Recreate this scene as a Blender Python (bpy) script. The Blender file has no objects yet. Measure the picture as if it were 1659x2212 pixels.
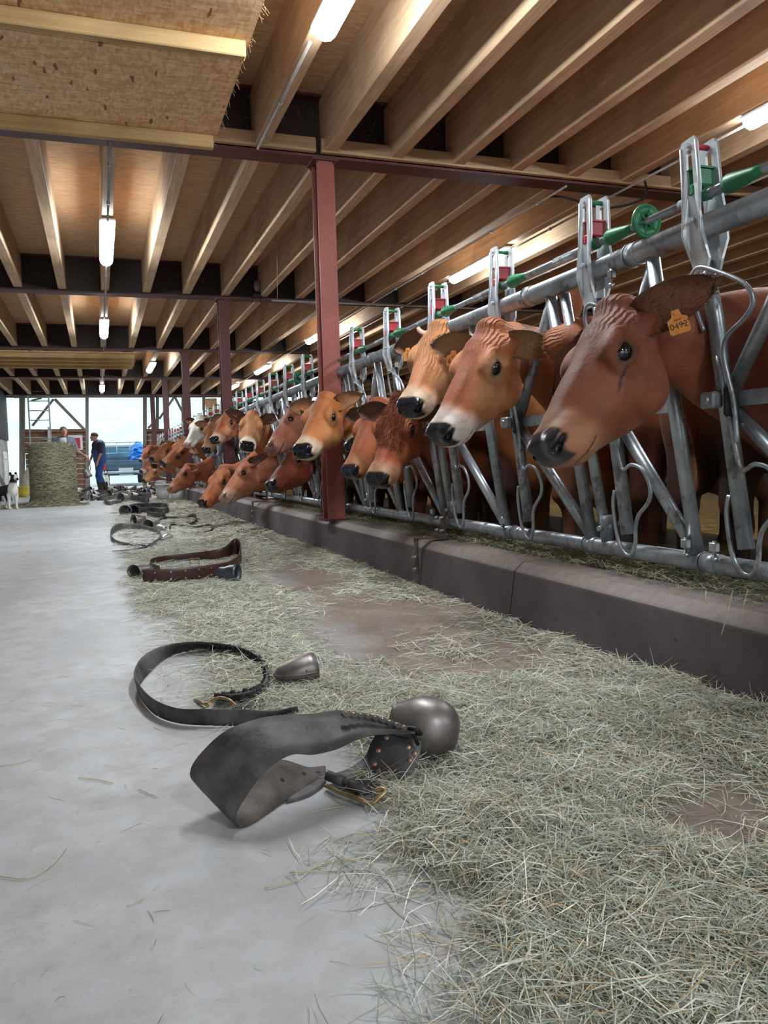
import bpy, math, random
import numpy as np
from mathutils import Vector, Matrix, Quaternion

# ------------------------------------------------------------------ camera
IW, IH, FPX = 1659, 2212, 1724.0
CXP, CYP = IW/2, IH/2
CAMP = np.array([0.0, 0.0, 0.70])
def _basis(vp=(215, 1010), roll=.029):
    d = np.array([(vp[0]-CXP)/FPX, -(vp[1]-CYP)/FPX, -1.]); d /= np.linalg.norm(d)
    h = np.array([math.cos(roll), math.sin(roll), 0.])
    z = np.cross(h, d); z /= np.linalg.norm(z)
    if z[1] < 0: z = -z
    return np.stack([np.cross(d, z), d, z], 0)
RC = _basis()
def pt(px, py, axis, val):
    """where the sight line through a photo point meets the plane axis = val"""
    r = RC @ np.array([(px-CXP)/FPX, -(py-CYP)/FPX, -1.]); i = 'xyz'.index(axis)
    return CAMP + r*((val-CAMP[i])/r[i])
scene = bpy.context.scene
col = scene.collection
cam = bpy.data.objects.new('camera', bpy.data.cameras.new('camera'))
col.objects.link(cam)
cam.matrix_world = Matrix([[*RC[0], CAMP[0]], [*RC[1], CAMP[1]], [*RC[2], CAMP[2]], [0, 0, 0, 1]])
cam.data.sensor_fit = 'HORIZONTAL'; cam.data.sensor_width = 36.0
cam.data.lens = FPX/IW*36.0; cam.data.clip_start = .02; cam.data.clip_end = 500
scene.camera = cam

# ------------------------------------------------------------------ light
LAMP_E = 100.0
world = bpy.data.worlds.new('sky'); scene.world = world; world.use_nodes = True
wn = world.node_tree; wn.nodes.clear()
bg = wn.nodes.new('ShaderNodeBackground'); wo = wn.nodes.new('ShaderNodeOutputWorld')
bg.inputs[0].default_value = (.84, .95, 1.0, 1); bg.inputs[1].default_value = 1.7
wn.links.new(bg.outputs[0], wo.inputs[0])
scene.view_settings.view_transform = 'Standard'; scene.view_settings.look = 'None'
scene.view_settings.gamma = 1; scene.view_settings.use_curve_mapping = False
scene.view_settings.exposure = 0.33

random.seed(7); rng = np.random.default_rng(11)

# ------------------------------------------------------------------ helpers
def srgb(h):
    v = [int(h[i:i+2], 16)/255 for i in (0, 2, 4)]
    return tuple(c/12.92 if c <= .04045 else ((c+.055)/1.055)**2.4 for c in v)
class NT:
    def __init__(s, name):
        s.m = bpy.data.materials.new(name); s.m.use_nodes = True; s.t = s.m.node_tree; s.t.nodes.clear()
        s.o = s.t.nodes.new('ShaderNodeOutputMaterial'); s.b = s.t.nodes.new('ShaderNodeBsdfPrincipled')
        s.t.links.new(s.b.outputs[0], s.o.inputs[0])
    def n(s, kind, **kw):
        nd = s.t.nodes.new('ShaderNode'+kind)
        for k, v in kw.items():
            if k.startswith('_'): setattr(nd, k[1:], v)
            else: s.set(nd.inputs[k if not k.isdigit() else int(k)], v)
        return nd
    def set(s, inp, v):
        if isinstance(v, bpy.types.NodeSocket): s.t.links.new(v, inp)
        elif isinstance(v, (tuple, list)) and len(v) == 3 and inp.type == 'RGBA': inp.default_value = (*v, 1)
        else: inp.default_value = v
    def coord(s, kind='Object', scale=(1, 1, 1), rot=(0, 0, 0), attr=None):
        if attr: src = s.n('Attribute', _attribute_name=attr).outputs['Vector']
        else: src = s.n('TexCoord').outputs[kind]
        return s.n('Mapping', Vector=src, Scale=scale, Rotation=rot).outputs[0]
    def noise(s, vec, scale=5, detail=4, rough=.6, dist=0):
        return s.n('TexNoise', Vector=vec, Scale=scale, Detail=detail, Roughness=rough, Distortion=dist).outputs['Fac']
    def ramp(s, fac, lo, hi, c0=(0, 0, 0), c1=(1, 1, 1)):
        r = s.n('ValToRGB', Fac=fac); e = r.color_ramp.elements
        e[0].position = lo; e[1].position = hi; e[0].color = (*c0, 1); e[1].color = (*c1, 1)
        return r.outputs[0]
    def mix(s, f, a, b, mode='MIX'):
        m = s.n('Mix', _data_type='RGBA', _blend_type=mode)
        s.set(m.inputs[0], f); s.set(m.inputs[6], a); s.set(m.inputs[7], b); return m.outputs[2]
    def math(s, op, a, b=0.0):
        m = s.n('Math', _operation=op); s.set(m.inputs[0], a); s.set(m.inputs[1], b); return m.outputs[0]
    def bump(s, h, strength=.3, dist=.01, prev=None):
        b = s.n('Bump', Height=h, Strength=strength, Distance=dist)
        if prev is not None: s.set(b.inputs['Normal'], prev)
        s.set(s.b.inputs['Normal'], b.outputs[0]); return b.outputs[0]
    def base(s, c): s.set(s.b.inputs['Base Color'], c)
    def rough(s, v): s.set(s.b.inputs['Roughness'], v)
    def metal(s, v): s.set(s.b.inputs['Metallic'], v)
def pmat(name, c1, c2, scale=8, rough=.6, metal=0.0, bump=0.0, bscale=None, lo=.35, hi=.65, stretch=(1, 1, 1), spec=None, detail=5):
    t = NT(name); v = t.coord('Object', stretch)
    t.base(t.ramp(t.noise(v, scale, detail), lo, hi, srgb(c1), srgb(c2))); t.rough(rough); t.metal(metal)
    if bump: t.bump(t.noise(v, bscale or scale*5, 3), bump, .004)
    if spec is not None: t.b.inputs['Specular IOR Level'].default_value = spec
    return t.m
M = {}
M['white_plastic'] = pmat('white_plastic', 'd8dadb', 'eceeee', 6, .4)
M['green_plastic'] = pmat('green_plastic', '1f6a45', '2f8557', 9, .42)
M['red_plastic'] = pmat('red_plastic', 'a02430', 'bb2f38', 9, .42)
M['orange_tag'] = pmat('orange_tag', 'd8853c', 'e79a4e', 30, .5)
M['ink'] = pmat('ink', '3b2418', '4a2c1c', 30, .6)
M['brass'] = pmat('brass', '9a835c', 'bfa87c', 40, .4, .75, .1)
M['copper'] = pmat('copper', 'a98270', 'c79f8c', 60, .4, .6)
M['bell_iron'] = pmat('bell_iron', '5d5654', '9b9391', 13, .42, .6, .2, 30, .3, .75, detail=9)
M['bell_grey'] = pmat('bell_grey', '8f8d8c', 'c4c2c0', 9, .36, .6, .1)
M['bell_blue'] = pmat('bell_blue', '3a3f49', '686e79', 9, .4, .6, .1)
M['leather'] = pmat('leather', '232226', '645f5d', 9, .58, 0, .35, 90, .38, .70, detail=9)
M['leather_in'] = pmat('leather_in', '332d2b', '6b6059', 12, .7, 0, .3, 90)
M['leather_brown'] = pmat('leather_brown', '2c1a18', '4b2e2a', 7, .45, 0, .2, 90)
M['leather_grey'] = pmat('leather_grey', '56524f', '817b77', 7, .6, 0, .2, 90)
M['rust'] = pmat('rust', '4b3b35', '77665e', 20, .6, .5, .2)
M['dark_steel'] = pmat('dark_steel', '1b1b1d', '2c2c2f', 20, .5, .4, .1)
M['alu'] = pmat('alu', '9ea1a3', 'c2c5c6', 9, .38, .75)
M['bolt'] = pmat('bolt', '8e9294', 'b4b7b8', 30, .3, .9)
M['rubber'] = pmat('rubber', '131314', '202022', 20, .7)
def galv():
    t = NT('galvanised_steel'); v = t.coord('Object')
    c = t.ramp(t.noise(v, 9, 5), .3, .7, srgb('7d858c'), srgb('b4bac0'))
    dirt = t.ramp(t.noise(t.coord('Object', (1, 1, .6)), 14, 7, .75), .53, .62)
    c = t.mix(t.math('MULTIPLY', dirt, .75), c, srgb('5b5047')); t.base(c)
    t.metal(t.math('SUBTRACT', .62, t.math('MULTIPLY', dirt, .5))); t.rough(t.math('ADD', .36, t.math('MULTIPLY', dirt, .35)))
    t.bump(t.noise(v, 60, 3), .12, .003); return t.m
M['galv'] = galv()
def timber(name, c1, c2, axis):
    t = NT(name); st = [14, 14, 14]; st[axis] = .8
    v = t.coord('Object', st)
    g = t.noise(v, 2.2, 6, .6, .6); big = t.noise(t.coord('Object'), 1.3, 4)
    c = t.ramp(g, .3, .72, srgb(c1), srgb(c2))
    c = t.mix(t.ramp(big, .45, .75), c, t.mix(.5, c, srgb('6d4c33')))
    t.base(c); t.rough(.75); t.bump(g, .15, .004); return t.m
M['joist'] = timber('joist_timber', 'b39271', 'd6b896', 1)
M['timber_x'] = timber('timber_plate', 'a08263', 'c4a47f', 0)
M['batten'] = timber('batten_timber', 'b4935f', 'd1b07f', 0)
M['timber_v'] = timber('timber_vertical', '6f4a36', '98715a', 2)
M['frame_grey'] = timber('weathered_frame', '77706c', '989089', 2)
def osb():
    t = NT('strand_board'); 
    v = t.coord('Object', (1, 1, 1)); w = t.n('TexNoise', Vector=v, Scale=9, Detail=2).outputs['Color']
    vv = t.n('Mapping', Vector=t.mix(.03, v, w), Scale=(44, 11, 11), Rotation=(0, 0, .5)).outputs[0]
    vo = t.n('TexVoronoi', Vector=vv, Scale=1.6, _feature='F1'); cc = vo.outputs['Color']
    sep = t.n('SeparateColor', Color=cc)
    vv2 = t.n('Mapping', Vector=t.mix(.03, v, w), Scale=(11, 48, 11), Rotation=(0, 0, -.4)).outputs[0]
    sep2 = t.n('SeparateColor', Color=t.n('TexVoronoi', Vector=vv2, Scale=1.3).outputs['Color'])
    f = t.mix(.5, sep.outputs[0], sep2.outputs[1])
    c = t.ramp(f, .15, .9, srgb('cf9f6e'), srgb('f2d2a8'))
    c = t.mix(t.math('GREATER_THAN', sep.outputs[2], .986), c, srgb('8a6342'))
    t.base(c); t.rough(.75); t.bump(f, .25, .003); return t.m
M['osb'] = osb()
def deckm():
    t = NT('deck_board'); v = t.coord('Object', (2.2, 12, 6)); g = t.noise(v, 3, 6, .65, .5)
    c = t.ramp(g, .3, .7, srgb('b18963'), srgb('dcb88f')); big = t.noise(t.coord('Object'), .7, 3)
    c = t.mix(t.ramp(big, .4, .7), c, t.mix(.4, c, srgb('a38060'))); t.base(c); t.rough(.75); t.bump(g, .2, .004); return t.m
M['deck'] = deckm()
def redsteel(name, c1, c2):
    t = NT(name); v = t.coord('Object'); c = t.ramp(t.noise(v, 4, 6), .35, .7, srgb(c1), srgb(c2))
    d = t.ramp(t.noise(v, 30, 6, .8), .6, .66); c = t.mix(t.math('MULTIPLY', d, .5), c, srgb('9a8674')); t.base(c); t.rough(.5)
    t.bump(t.noise(v, 50, 3), .12, .004); return t.m
M['red_beam'] = redsteel('red_primer_beam', '4a2426', '5e2d2e')
M['red_post'] = redsteel('red_primer_post', '8a4740', 'a25a50')
M['beam_web'] = redsteel('dark_primer_web', '261719', '33201f')
def floorm():
    t = NT('concrete_floor'); v = t.coord('Object')
    n1 = t.noise(v, 1.6, 8, .65, .4); n2 = t.noise(v, 9, 8, .7); n3 = t.noise(v, 120, 3, .6)
    c = t.ramp(n1, .3, .7, srgb('a4a6aa'), srgb('c8cacc')); c = t.mix(t.ramp(n2, .42, .68), c, srgb('a8a6a4'))
    c = t.mix(t.math('MULTIPLY', t.ramp(n3, .62, .72), .5), c, srgb('8f8882'))
    # brown trodden stain along the kerb: depends on distance from the kerb only
    sx = t.n('SeparateXYZ', Vector=t.n('TexCoord').outputs['Object'])
    e = t.math('ADD', sx.outputs[0], t.math('MULTIPLY', t.math('SUBTRACT', n1, .5), 1.0))
    m = t.ramp(e, .62, .98)
    st = t.ramp(t.noise(v, 3.2, 7, .7, .6), .3, .72, srgb('6f625a'), srgb('938377'))
    spots = t.ramp(t.noise(v, 16, 3, .5), .68, .74); st = t.mix(t.math('MULTIPLY', spots, .6), st, srgb('4a3a31'))
    c = t.mix(m, c, st); t.base(c)
    # fine swirl scratches left by the scraper
    wv = t.n('TexWave', Vector=t.coord('Object', (1, 1, 1), (0, 0, .5)), Scale=7, Distortion=9, Detail=5).outputs['Fac']
    b = t.bump(n2, .12, .004); t.bump(t.math('ADD', t.math('MULTIPLY', wv, .2), n3), .12, .002, b)
    t.rough(t.math('ADD', .42, t.math('MULTIPLY', n2, .25))); return t.m
M['floor'] = floorm()
def kerbm():
    t = NT('kerb_concrete'); v = t.coord('Object')
    n1 = t.noise(v, 1.8, 8, .65, .3); n2 = t.noise(v, 22, 6, .7)
    c = t.ramp(n1, .3, .72, srgb('3f3a3f'), srgb('6c6265')); c = t.mix(t.ramp(n2, .62, .7), c, srgb('3a3032'))
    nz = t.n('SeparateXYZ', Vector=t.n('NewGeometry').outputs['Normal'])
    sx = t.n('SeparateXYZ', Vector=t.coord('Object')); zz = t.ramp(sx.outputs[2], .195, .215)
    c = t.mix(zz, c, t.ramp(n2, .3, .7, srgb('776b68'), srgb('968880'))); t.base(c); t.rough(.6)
    t.bump(n2, .35, .004); return t.m
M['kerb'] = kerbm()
M['wall_conc'] = pmat('wall_concrete', '8f8d88', 'b9b6b0', 2.5, .8, 0, .2, 20)
M['dark_board'] = pmat('dark_board', '241c1c', '35292a', 3, .7)
M['pen_floor'] = pmat('pen_floor', '4a3414', '8c6a2c', 14, .35, 0, .5, 40)
M['curtain'] = pmat('pale_curtain', '8f9692', 'a5aba6', 2, .6)
def haym():
    t = NT('hay'); a = t.n('Attribute', _attribute_name='Col').outputs['Color']; t.base(a); t.rough(.65)
    t.b.inputs['Specular IOR Level'].default_value = .3; return t.m
M['hay'] = haym()
M['haybase'] = pmat('hay_bed', '4d4a38', '858068', 60, .9, 0, .8, 120, .3, .7, detail=8)
def balem():
    t = NT('bale_hay'); v = t.coord('Object', (1, 1, 3)); g = t.noise(v, 18, 9, .8, 1.5)
    t.base(t.ramp(g, .35, .66, srgb('4f4a30'), srgb('9a9570'))); t.rough(.9); t.bump(g, .8, .03); return t.m
M['bale'] = balem()

def link(o, parent=None):
    col.objects.link(o)
    if parent is not None: o.parent = parent
    return o
def tag(o, label=None, cat=None, group=None, kind=None):
    if label: o['label'] = label
    if cat: o['category'] = cat
    if group: o['group'] = group
    if kind: o['kind'] = kind
    return o
def empty(name, loc=(0, 0, 0), rz=0.0):
    e = bpy.data.objects.new(name, None); e.empty_display_size = .1; col.objects.link(e)
    e.location = loc; e.rotation_euler = (0, 0, rz); return e
def rawmesh(name, V, F, smooth=True, mats=(), fm=None):
    """V (n,3) array; F list of faces or (m,4)/(m,3) array"""
    me = bpy.data.meshes.new(name)
    if isinstance(F, np.ndarray):
        V = np.ascontiguousarray(V, np.float32); m, k = F.shape
        me.vertices.add(len(V)); me.vertices.foreach_set('co', V.ravel())
        me.loops.add(m*k); me.loops.foreach_set('vertex_index', np.ascontiguousarray(F, np.int32).ravel())
        me.polygons.add(m); me.polygons.foreach_set('loop_start', np.arange(0, m*k, k, dtype=np.int32))
        me.polygons.foreach_set('loop_total', np.full(m, k, np.int32)); me.update(calc_edges=True)
    else:
        me.from_pydata([tuple(v) for v in V], [], F)
    for mt in mats: me.materials.append(mt)
    n = len(me.polygons)
    if fm is not None: me.polygons.foreach_set('material_index', np.asarray(fm, np.int32))
    if np.isscalar(smooth): me.polygons.foreach_set('use_smooth', np.full(n, bool(smooth)))
    else: me.polygons.foreach_set('use_smooth', np.asarray(smooth, bool))
    me.update(); return me
def setcol(me, C, name='Col'):
    a = me.color_attributes.new(name, 'FLOAT_COLOR', 'POINT'); C = np.asarray(C, np.float32)
    if C.shape[1] == 3: C = np.concatenate([C, np.ones((len(C), 1), np.float32)], 1)
    a.data.foreach_set('color', C.ravel())
def mobj(name, me, parent=None, loc=None):
    o = bpy.data.objects.new(name, me); link(o, parent)
    if loc is not None: o.location = loc
    return o
class MB:
    """collects simple shapes and links them as ONE mesh object"""
    def __init__(s): s.v = []; s.f = []; s.sm = []; s.mi = []; s.cur = 0
    def add(s, V, F, smooth=False):
        b = len(s.v); s.v += [tuple(float(c) for c in v) for v in V]
        for f in F: s.f.append(tuple(i+b for i in f)); s.sm.append(smooth); s.mi.append(s.cur)
    def box(s, c, d, R=None, bev=0.0):
        x, y, z = [q/2 for q in d]
        if bev > 0:
            V = []; b = min(bev, x*.9, y*.9, z*.9)
            for sx in (-1, 1):
                for sy in (-1, 1):
                    for sz in (-1, 1):
                        V += [(sx*(x-b), sy*(y-b), sz*z), (sx*(x-b), sy*y, sz*(z-b)), (sx*x, sy*(y-b), sz*(z-b))]
            F = []; I = lambda a, b_, c_, k: ((a*2+b_)*2+c_)*3+k
            for sgn in (0, 1):
                q = [I(0, 0, sgn, 0), I(1, 0, sgn, 0), I(1, 1, sgn, 0), I(0, 1, sgn, 0)]; F.append(q if sgn else q[::-1])
                q = [I(0, sgn, 0, 1), I(1, sgn, 0, 1), I(1, sgn, 1, 1), I(0, sgn, 1, 1)]; F.append(q[::-1] if sgn else q)
                q = [I(sgn, 0, 0, 2), I(sgn, 1, 0, 2), I(sgn, 1, 1, 2), I(sgn, 0, 1, 2)]; F.append(q if sgn else q[::-1])
            for a in (0, 1):
                for c_ in (0, 1):
                    F.append([I(a, 0, c_, 0), I(a, 1, c_, 0), I(a, 1, c_, 2), I(a, 0, c_, 2)])
                    F.append([I(0, a, c_, 0), I(1, a, c_, 0), I(1, a, c_, 1), I(0, a, c_, 1)])
                    F.append([I(a, c_, 0, 1), I(a, c_, 1, 1), I(a, c_, 1, 2), I(a, c_, 0, 2)])
                    for b_ in (0, 1): F.append([I(a, b_, c_, 0), I(a, b_, c_, 1), I(a, b_, c_, 2)])
        else:
            V = [(sx*x, sy*y, sz*z) for sx in (-1, 1) for sy in (-1, 1) for sz in (-1, 1)]
            F = [(0, 1, 3, 2), (4, 6, 7, 5), (0, 4, 5, 1), (2, 3, 7, 6), (0, 2, 6, 4), (1, 5, 7, 3)]
        if R is not None: V = [tuple(R @ Vector(v)) for v in V]
        s.add([(v[0]+c[0], v[1]+c[1], v[2]+c[2]) for v in V], F); return s
    def tube(s, P, r, n=12, cap=True, smooth=True, closed=False, flat=None):
        """tube through points P (radius r or list); flat=(k, dir) squashes along dir"""
        P = [Vector(p) for p in P]; m = len(P); rr = r if isinstance(r, (list, tuple, np.ndarray)) else [r]*m
        T = []
        for i in range(m):
            a = P[(i-1) % m] if (closed or i > 0) else P[i]; b = P[(i+1) % m] if (closed or i < m-1) else P[i]
            t = (b-a); T.append(t.normalized() if t.length > 1e-9 else Vector((0, 0, 1)))
        up = Vector((0, 0, 1)) if abs(T[0].z) < .9 else Vector((1, 0, 0))
        N = (up - T[0]*up.dot(T[0])).normalized(); V = []; F = []
        for i in range(m):
            N = (N - T[i]*N.dot(T[i])); N = N.normalized() if N.length > 1e-6 else T[i].orthogonal().normalized()
            B = T[i].cross(N)
            for k in range(n):
                a = 2*math.pi*k/n; off = (N*math.cos(a)+B*math.sin(a))*rr[i]
                if flat: off = off - flat[1]*off.dot(flat[1])*(1-flat[0])
                V.append(P[i]+off)
        for i in range(m if closed else m-1):
            for k in range(n):
                j = (i+1) % m; F.append((i*n+k, i*n+(k+1) % n, j*n+(k+1) % n, j*n+k))
        s.add(V, F, smooth)
        if cap and not closed:
            b = len(s.v)-len(V)
            s.f.append(tuple(b+k for k in range(n))[::-1]); s.sm.append(False); s.mi.append(s.cur)
            s.f.append(tuple(b+(m-1)*n+k for k in range(n))); s.sm.append(False); s.mi.append(s.cur)
        return s
    def lathe(s, prof, origin, axis, n=24, squash=None):
        """prof = [(r, h)...] round axis; squash=(kx) flattens one cross direction"""
        A = Vector(axis).normalized(); up = Vector((0, 0, 1)) if abs(A.z) < .9 else Vector((1, 0, 0))
        N = (up-A*up.dot(A)).normalized(); B = A.cross(N); O = Vector(origin); V = []; F = []
        for r, h in prof:
            for k in range(n):
                a = 2*math.pi*k/n; V.append(O+A*h+N*(r*math.cos(a)*(squash or 1))+B*(r*math.sin(a)))
        for i in range(len(prof)-1):
            for k in range(n): F.append((i*n+k, i*n+(k+1) % n, (i+1)*n+(k+1) % n, (i+1)*n+k))
        s.add(V, F, True); return s
    def ball(s, c, r, n=10, m=7, R=None):
        rx, ry, rz = (r, r, r) if not isinstance(r, (tuple, list)) else r
        V = []; F = []
        for i in range(m+1):
            th = math.pi*i/m
            for k in range(n):
                a = 2*math.pi*k/n; v = Vector((rx*math.sin(th)*math.cos(a), ry*math.sin(th)*math.sin(a), rz*math.cos(th)))
                if R is not None: v = R @ v
                V.append((c[0]+v[0], c[1]+v[1], c[2]+v[2]))
        for i in range(m):
            for k in range(n): F.append((i*n+k, (i+1)*n+k, (i+1)*n+(k+1) % n, i*n+(k+1) % n))
        s.add(V, F, True); return s
    def prism(s, poly, a, b, hole=None):
        """poly: list of (p,q) outline placed by functions a (front) and b (back) -> 3d"""
        n = len(poly); V = [a(p) for p in poly]+[b(p) for p in poly]
        F = [(i, (i+1) % n, n+(i+1) % n, n+i) for i in range(n)]
        if hole:
            m = len(hole); o = 2*n; V += [a(p) for p in hole]+[b(p) for p in hole]
            assert m == n
            F += [(i, o+i, o+(i+1) % n, (i+1) % n) for i in range(n)]
            F += [(n+i, n+(i+1) % n, o+n+(i+1) % n, o+n+i) for i in range(n)]
            F += [(o+i, o+n+i, o+n+(i+1) % n, o+(i+1) % n) for i in range(n)]
        else: F += [tuple(range(n))[::-1], tuple(range(n, 2*n))]
        s.add(V, F); return s
    def mesh(s, name, *mats):
        me = bpy.data.meshes.new(name); me.from_pydata(s.v, [], s.f)
        for m in mats: me.materials.append(m)
        me.polygons.foreach_set('use_smooth', s.sm); me.polygons.foreach_set('material_index', s.mi); me.update()
        return me
    def build(s, name, mats, parent=None, loc=None):
        if not isinstance(mats, (list, tuple)): mats = [mats]
        return mobj(name, s.mesh(name, *mats), parent, loc)
def catmull(P, n=6):
    P = np.asarray(P, float); out = []
    for i in range(len(P)-1):
        p0 = P[max(i-1, 0)]; p1 = P[i]; p2 = P[i+1]; p3 = P[min(i+2, len(P)-1)]
        for k in range(n):
            t = k/n; out.append(.5*((2*p1)+(-p0+p2)*t+(2*p0-5*p1+4*p2-p3)*t*t+(-p0+3*p1-3*p2+p3)*t**3))
    out.append(P[-1]); return np.array(out)

# ------------------------------------------------------------------ the barn
XL, XR, YN, YE = -2.62, 11.5, -6.0, 27.0
ZB, ZD = 2.96, 3.40                      # underside of beams / of the deck
BEAMS = [.75, 5.95, 11.15, 16.35, 21.5, 26.65]
fl = MB(); fl.add([(XL, YN, 0), (1.7, YN, 0), (1.7, YE+.3, 0), (XL, YE+.3, 0)], [(0, 1, 2, 3)])
tag(fl.build('floor', M['floor']), kind='structure')
pf = MB()
nx, ny = 40, 90
V = [(1.9+9.6*i/nx, YN+(YE-YN)*j/ny, .1+random.uniform(-.015, .015)) for i in range(nx+1) for j in range(ny+1)]
pf.add(V, [(i*(ny+1)+j, (i+1)*(ny+1)+j, (i+1)*(ny+1)+j+1, i*(ny+1)+j+1) for i in range(nx) for j in range(ny)], True)
tag(pf.build('pen_floor', M['pen_floor']), kind='structure')
# kerb in cast lengths with open joints
kerb = tag(empty('kerb', (0, 0, 0)), kind='structure')
def kerb_block(y0, y1):
    P = [(1.625, 0), (1.655, .205), (1.70, .243), (1.92, .25), (1.95, .22), (1.95, 0)]
    b = MB(); n = len(P)
    V = [(x, y, z) for y in (y0+.004, y1-.004) for x, z in P]
    b.add(V, [(i, (i+1) % n, n+(i+1) % n, n+i) for i in range(n)]+[tuple(range(n))[::-1], tuple(range(n, 2*n))])
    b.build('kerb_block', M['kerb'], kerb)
for y0, y1 in [(-6, -2.1), (-2.1, 3.02), (3.02, 7.7), (7.7, 12.9), (12.9, 18.1), (18.1, 23.3), (23.3, 27)]: kerb_block(y0, y1)

ceiling = MB(); ceiling.add([(XL, YN, ZD), (XL, YE, ZD), (XR, YE, ZD), (XR, YN, ZD)], [(0, 1, 2, 3)])
for i in range(0, 12): pass
ceiling.box(((XL+XR)/2, (YN+YE)/2, ZD+.03), (XR-XL, YE-YN, .02))
ceiling = tag(ceiling.build('ceiling', M['deck']), kind='structure')
# joists: every bay its own set, resting in the beams
jx = [.18+.515*k for k in range(-5, 22)]
jm = {}
edges = [YN+.1]+BEAMS
for bi in range(len(edges)-1):
    y0, y1 = edges[bi]+.012, edges[bi+1]-.012
    if bi not in jm:
        b = MB(); b.box((0, 0, 0), (.098, y1-y0, ZD-ZB-.02), bev=.004); jm[bi] = b.mesh('joist', M['joist'])
    for x in jx: mobj('joist', jm[bi], ceiling, (x, (y0+y1)/2, (ZD+ZB)/2+.008))
# steel beams (I section) across the barn
for y in BEAMS:
    b = MB(); L = XR-XL; xc = (XL+XR)/2
    b.box((xc, y, ZB-.008), (L, .19, .018)); b.box((xc, y, ZD-.01), (L, .19, .018)); b.cur = 1
    b.box((xc, y, (ZB+ZD)/2-.002), (L, .012, ZD-ZB-.022))
    b.build('steel_beam', [M['red_beam'], M['beam_web']], ceiling)
b = MB(); b.box((6.5, 5.95-.1-.025, ZB+.055), (9.7, .045, .1), bev=.004)
b.box((-.1, 5.95-.1-.025, ZB+.055), (1.0, .045, .1)); b.build('timber_plate', M['timber_x'], ceiling)
b = MB(); b.box((1.1, 5.825, ZB+.055), (1.02, .045, .1), bev=.004); b.build('timber_plate', M['timber_x'], ceiling)

# left wall: concrete below, dark boarding above
b = MB(); b.box((XL-.1, (YN+YE)/2, .8), (.2, YE-YN, 1.6)); b.cur = 1
b.box((XL-.06, (YN+YE)/2, 2.5), (.2, YE-YN, 1.8))
b.cur = 0; b.box((XL+.02, 17.5, .8), (.1, 8, .06))
tag(b.build('wall_left', [M['wall_conc'], M['dark_board']]), kind='structure')
# right wall with a pale curtain strip
b = MB(); b.box((XR+.1, (YN+YE)/2, 1.75), (.2, YE-YN, 3.5)); b.cur = 1
b.box((XR-.03, 18, 1.7), (.05, 16, 1.9))
tag(b.build('wall_right', [M['dark_board'], M['curtain']]), kind='structure')

# ------------------------------------------------------------------ end wall with door opening and braced windows
def ex(px): return float(pt(px, 900, 'y', YE)[0])
def ez(py, px=215): return float(pt(px, py, 'y', YE)[2])
wb = tag(empty('wall_back', (0, YE, 0)), kind='structure')
def member(name, p0, p1, w, d, mat, parent=wb, yo=0):
    """straight timber from p0 to p1 (px) in the end wall plane"""
    a = pt(p0[0], p0[1], 'y', YE+yo); c = pt(p1[0], p1[1], 'y', YE+yo); v = Vector(c-a); L = v.length
    ang = math.atan2(v.z, v.x); R = Matrix.Rotation(-ang, 3, 'Y')
    m = MB(); m.box((0, 0, 0), (L, d, w), R, bev=.006); o = m.build(name, mat, parent)
    o.location = (Vector(a)+Vector(c))/2-parent.location; return o
zt = ez(858)
b = MB(); b.box(((XL+XR)/2, YE+.1, (zt+3.4)/2), (XR-XL, .16, 3.4-zt)); 
tag(b.build('wall_back_header', M['timber_v']), kind='structure')
member('post', (188, 1056), (188, 857), .10, .16, M['frame_grey'])
member('post', (313, 1056), (313, 857), .12, .16, M['frame_grey'])
member('post', (48, 1062), (48, 845), .16, .16, M['frame_grey'])
member('post', (106, 986), (106, 922), .09, .05, M['white_plastic'], yo=-.12)
member('brace', (116, 862), (70, 920), .07, .08, M['frame_grey'])
member('brace', (118, 862), (186, 932), .09, .08, M['frame_grey'])
member('header', (30, 857), (480, 852), .08, .18, M['frame_grey'], yo=-.02)
for x0, x1, y in ((50, 187, 931), (50, 187, 976), (314, 520, 930)): member('rail', (x0, y), (x1, y-1), .10, .14, M['timber_v'])
# boarded lower panels, board by board
def boards(px0, px1, py0, py1):
    xa, xb = ex(px0), ex(px1); zt_, zb_ = ez(py0), ez(py1); n = max(2, int((zt_-zb_)/.16)); h = (zt_-zb_)/n
    for i in range(n):
        m = MB(); m.box((0, 0, 0), (xb-xa, .03, h-.004), bev=.003)
        m.build('board', M['timber_v'], wb, ((xa+xb)/2, .04+random.uniform(-.006, .006), zb_+h*(i+.5)))
boards(50, 187, 931, 976); boards(50, 187, 977, 1056); boards(314, 500, 930, 1056)
for px in (340, 362, 395, 440, 480): member('post', (px, 932), (px, 856), .09, .12, M['frame_grey'])
member('brace', (376, 858), (344, 905), .07, .08, M['frame_grey']); member('brace', (378, 858), (394, 890), .07, .08, M['frame_grey'])
member('brace', (320, 925), (340, 905), .07, .08, M['frame_grey']); member('brace', (68, 865), (90, 860), .05, .08, M['frame_grey'])
member('board_patch', (444, 877), (469, 876), .48, .05, M['osb'], yo=-.12)
b = MB(); b.box(((ex(500)+XR)/2, YE+.1, 1.4), (XR-ex(500), .12, 2.8)); tag(b.build('wall_back_cladding', M['dark_board']), kind='structure')
m = MB(); m.box((0, 0, 0), (.42, .01, .55)); m.cur = 1
m.box((.06, -.008, .02), (.16, .004, .34))
o = m.build('notice_sheet', [M['white_plastic'], M['red_plastic']])
o.location = (ex(160), YE-.03, ez(958)); tag(o, 'white notice sheet with red print on the boarded panel behind the bale', 'notice')

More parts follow.
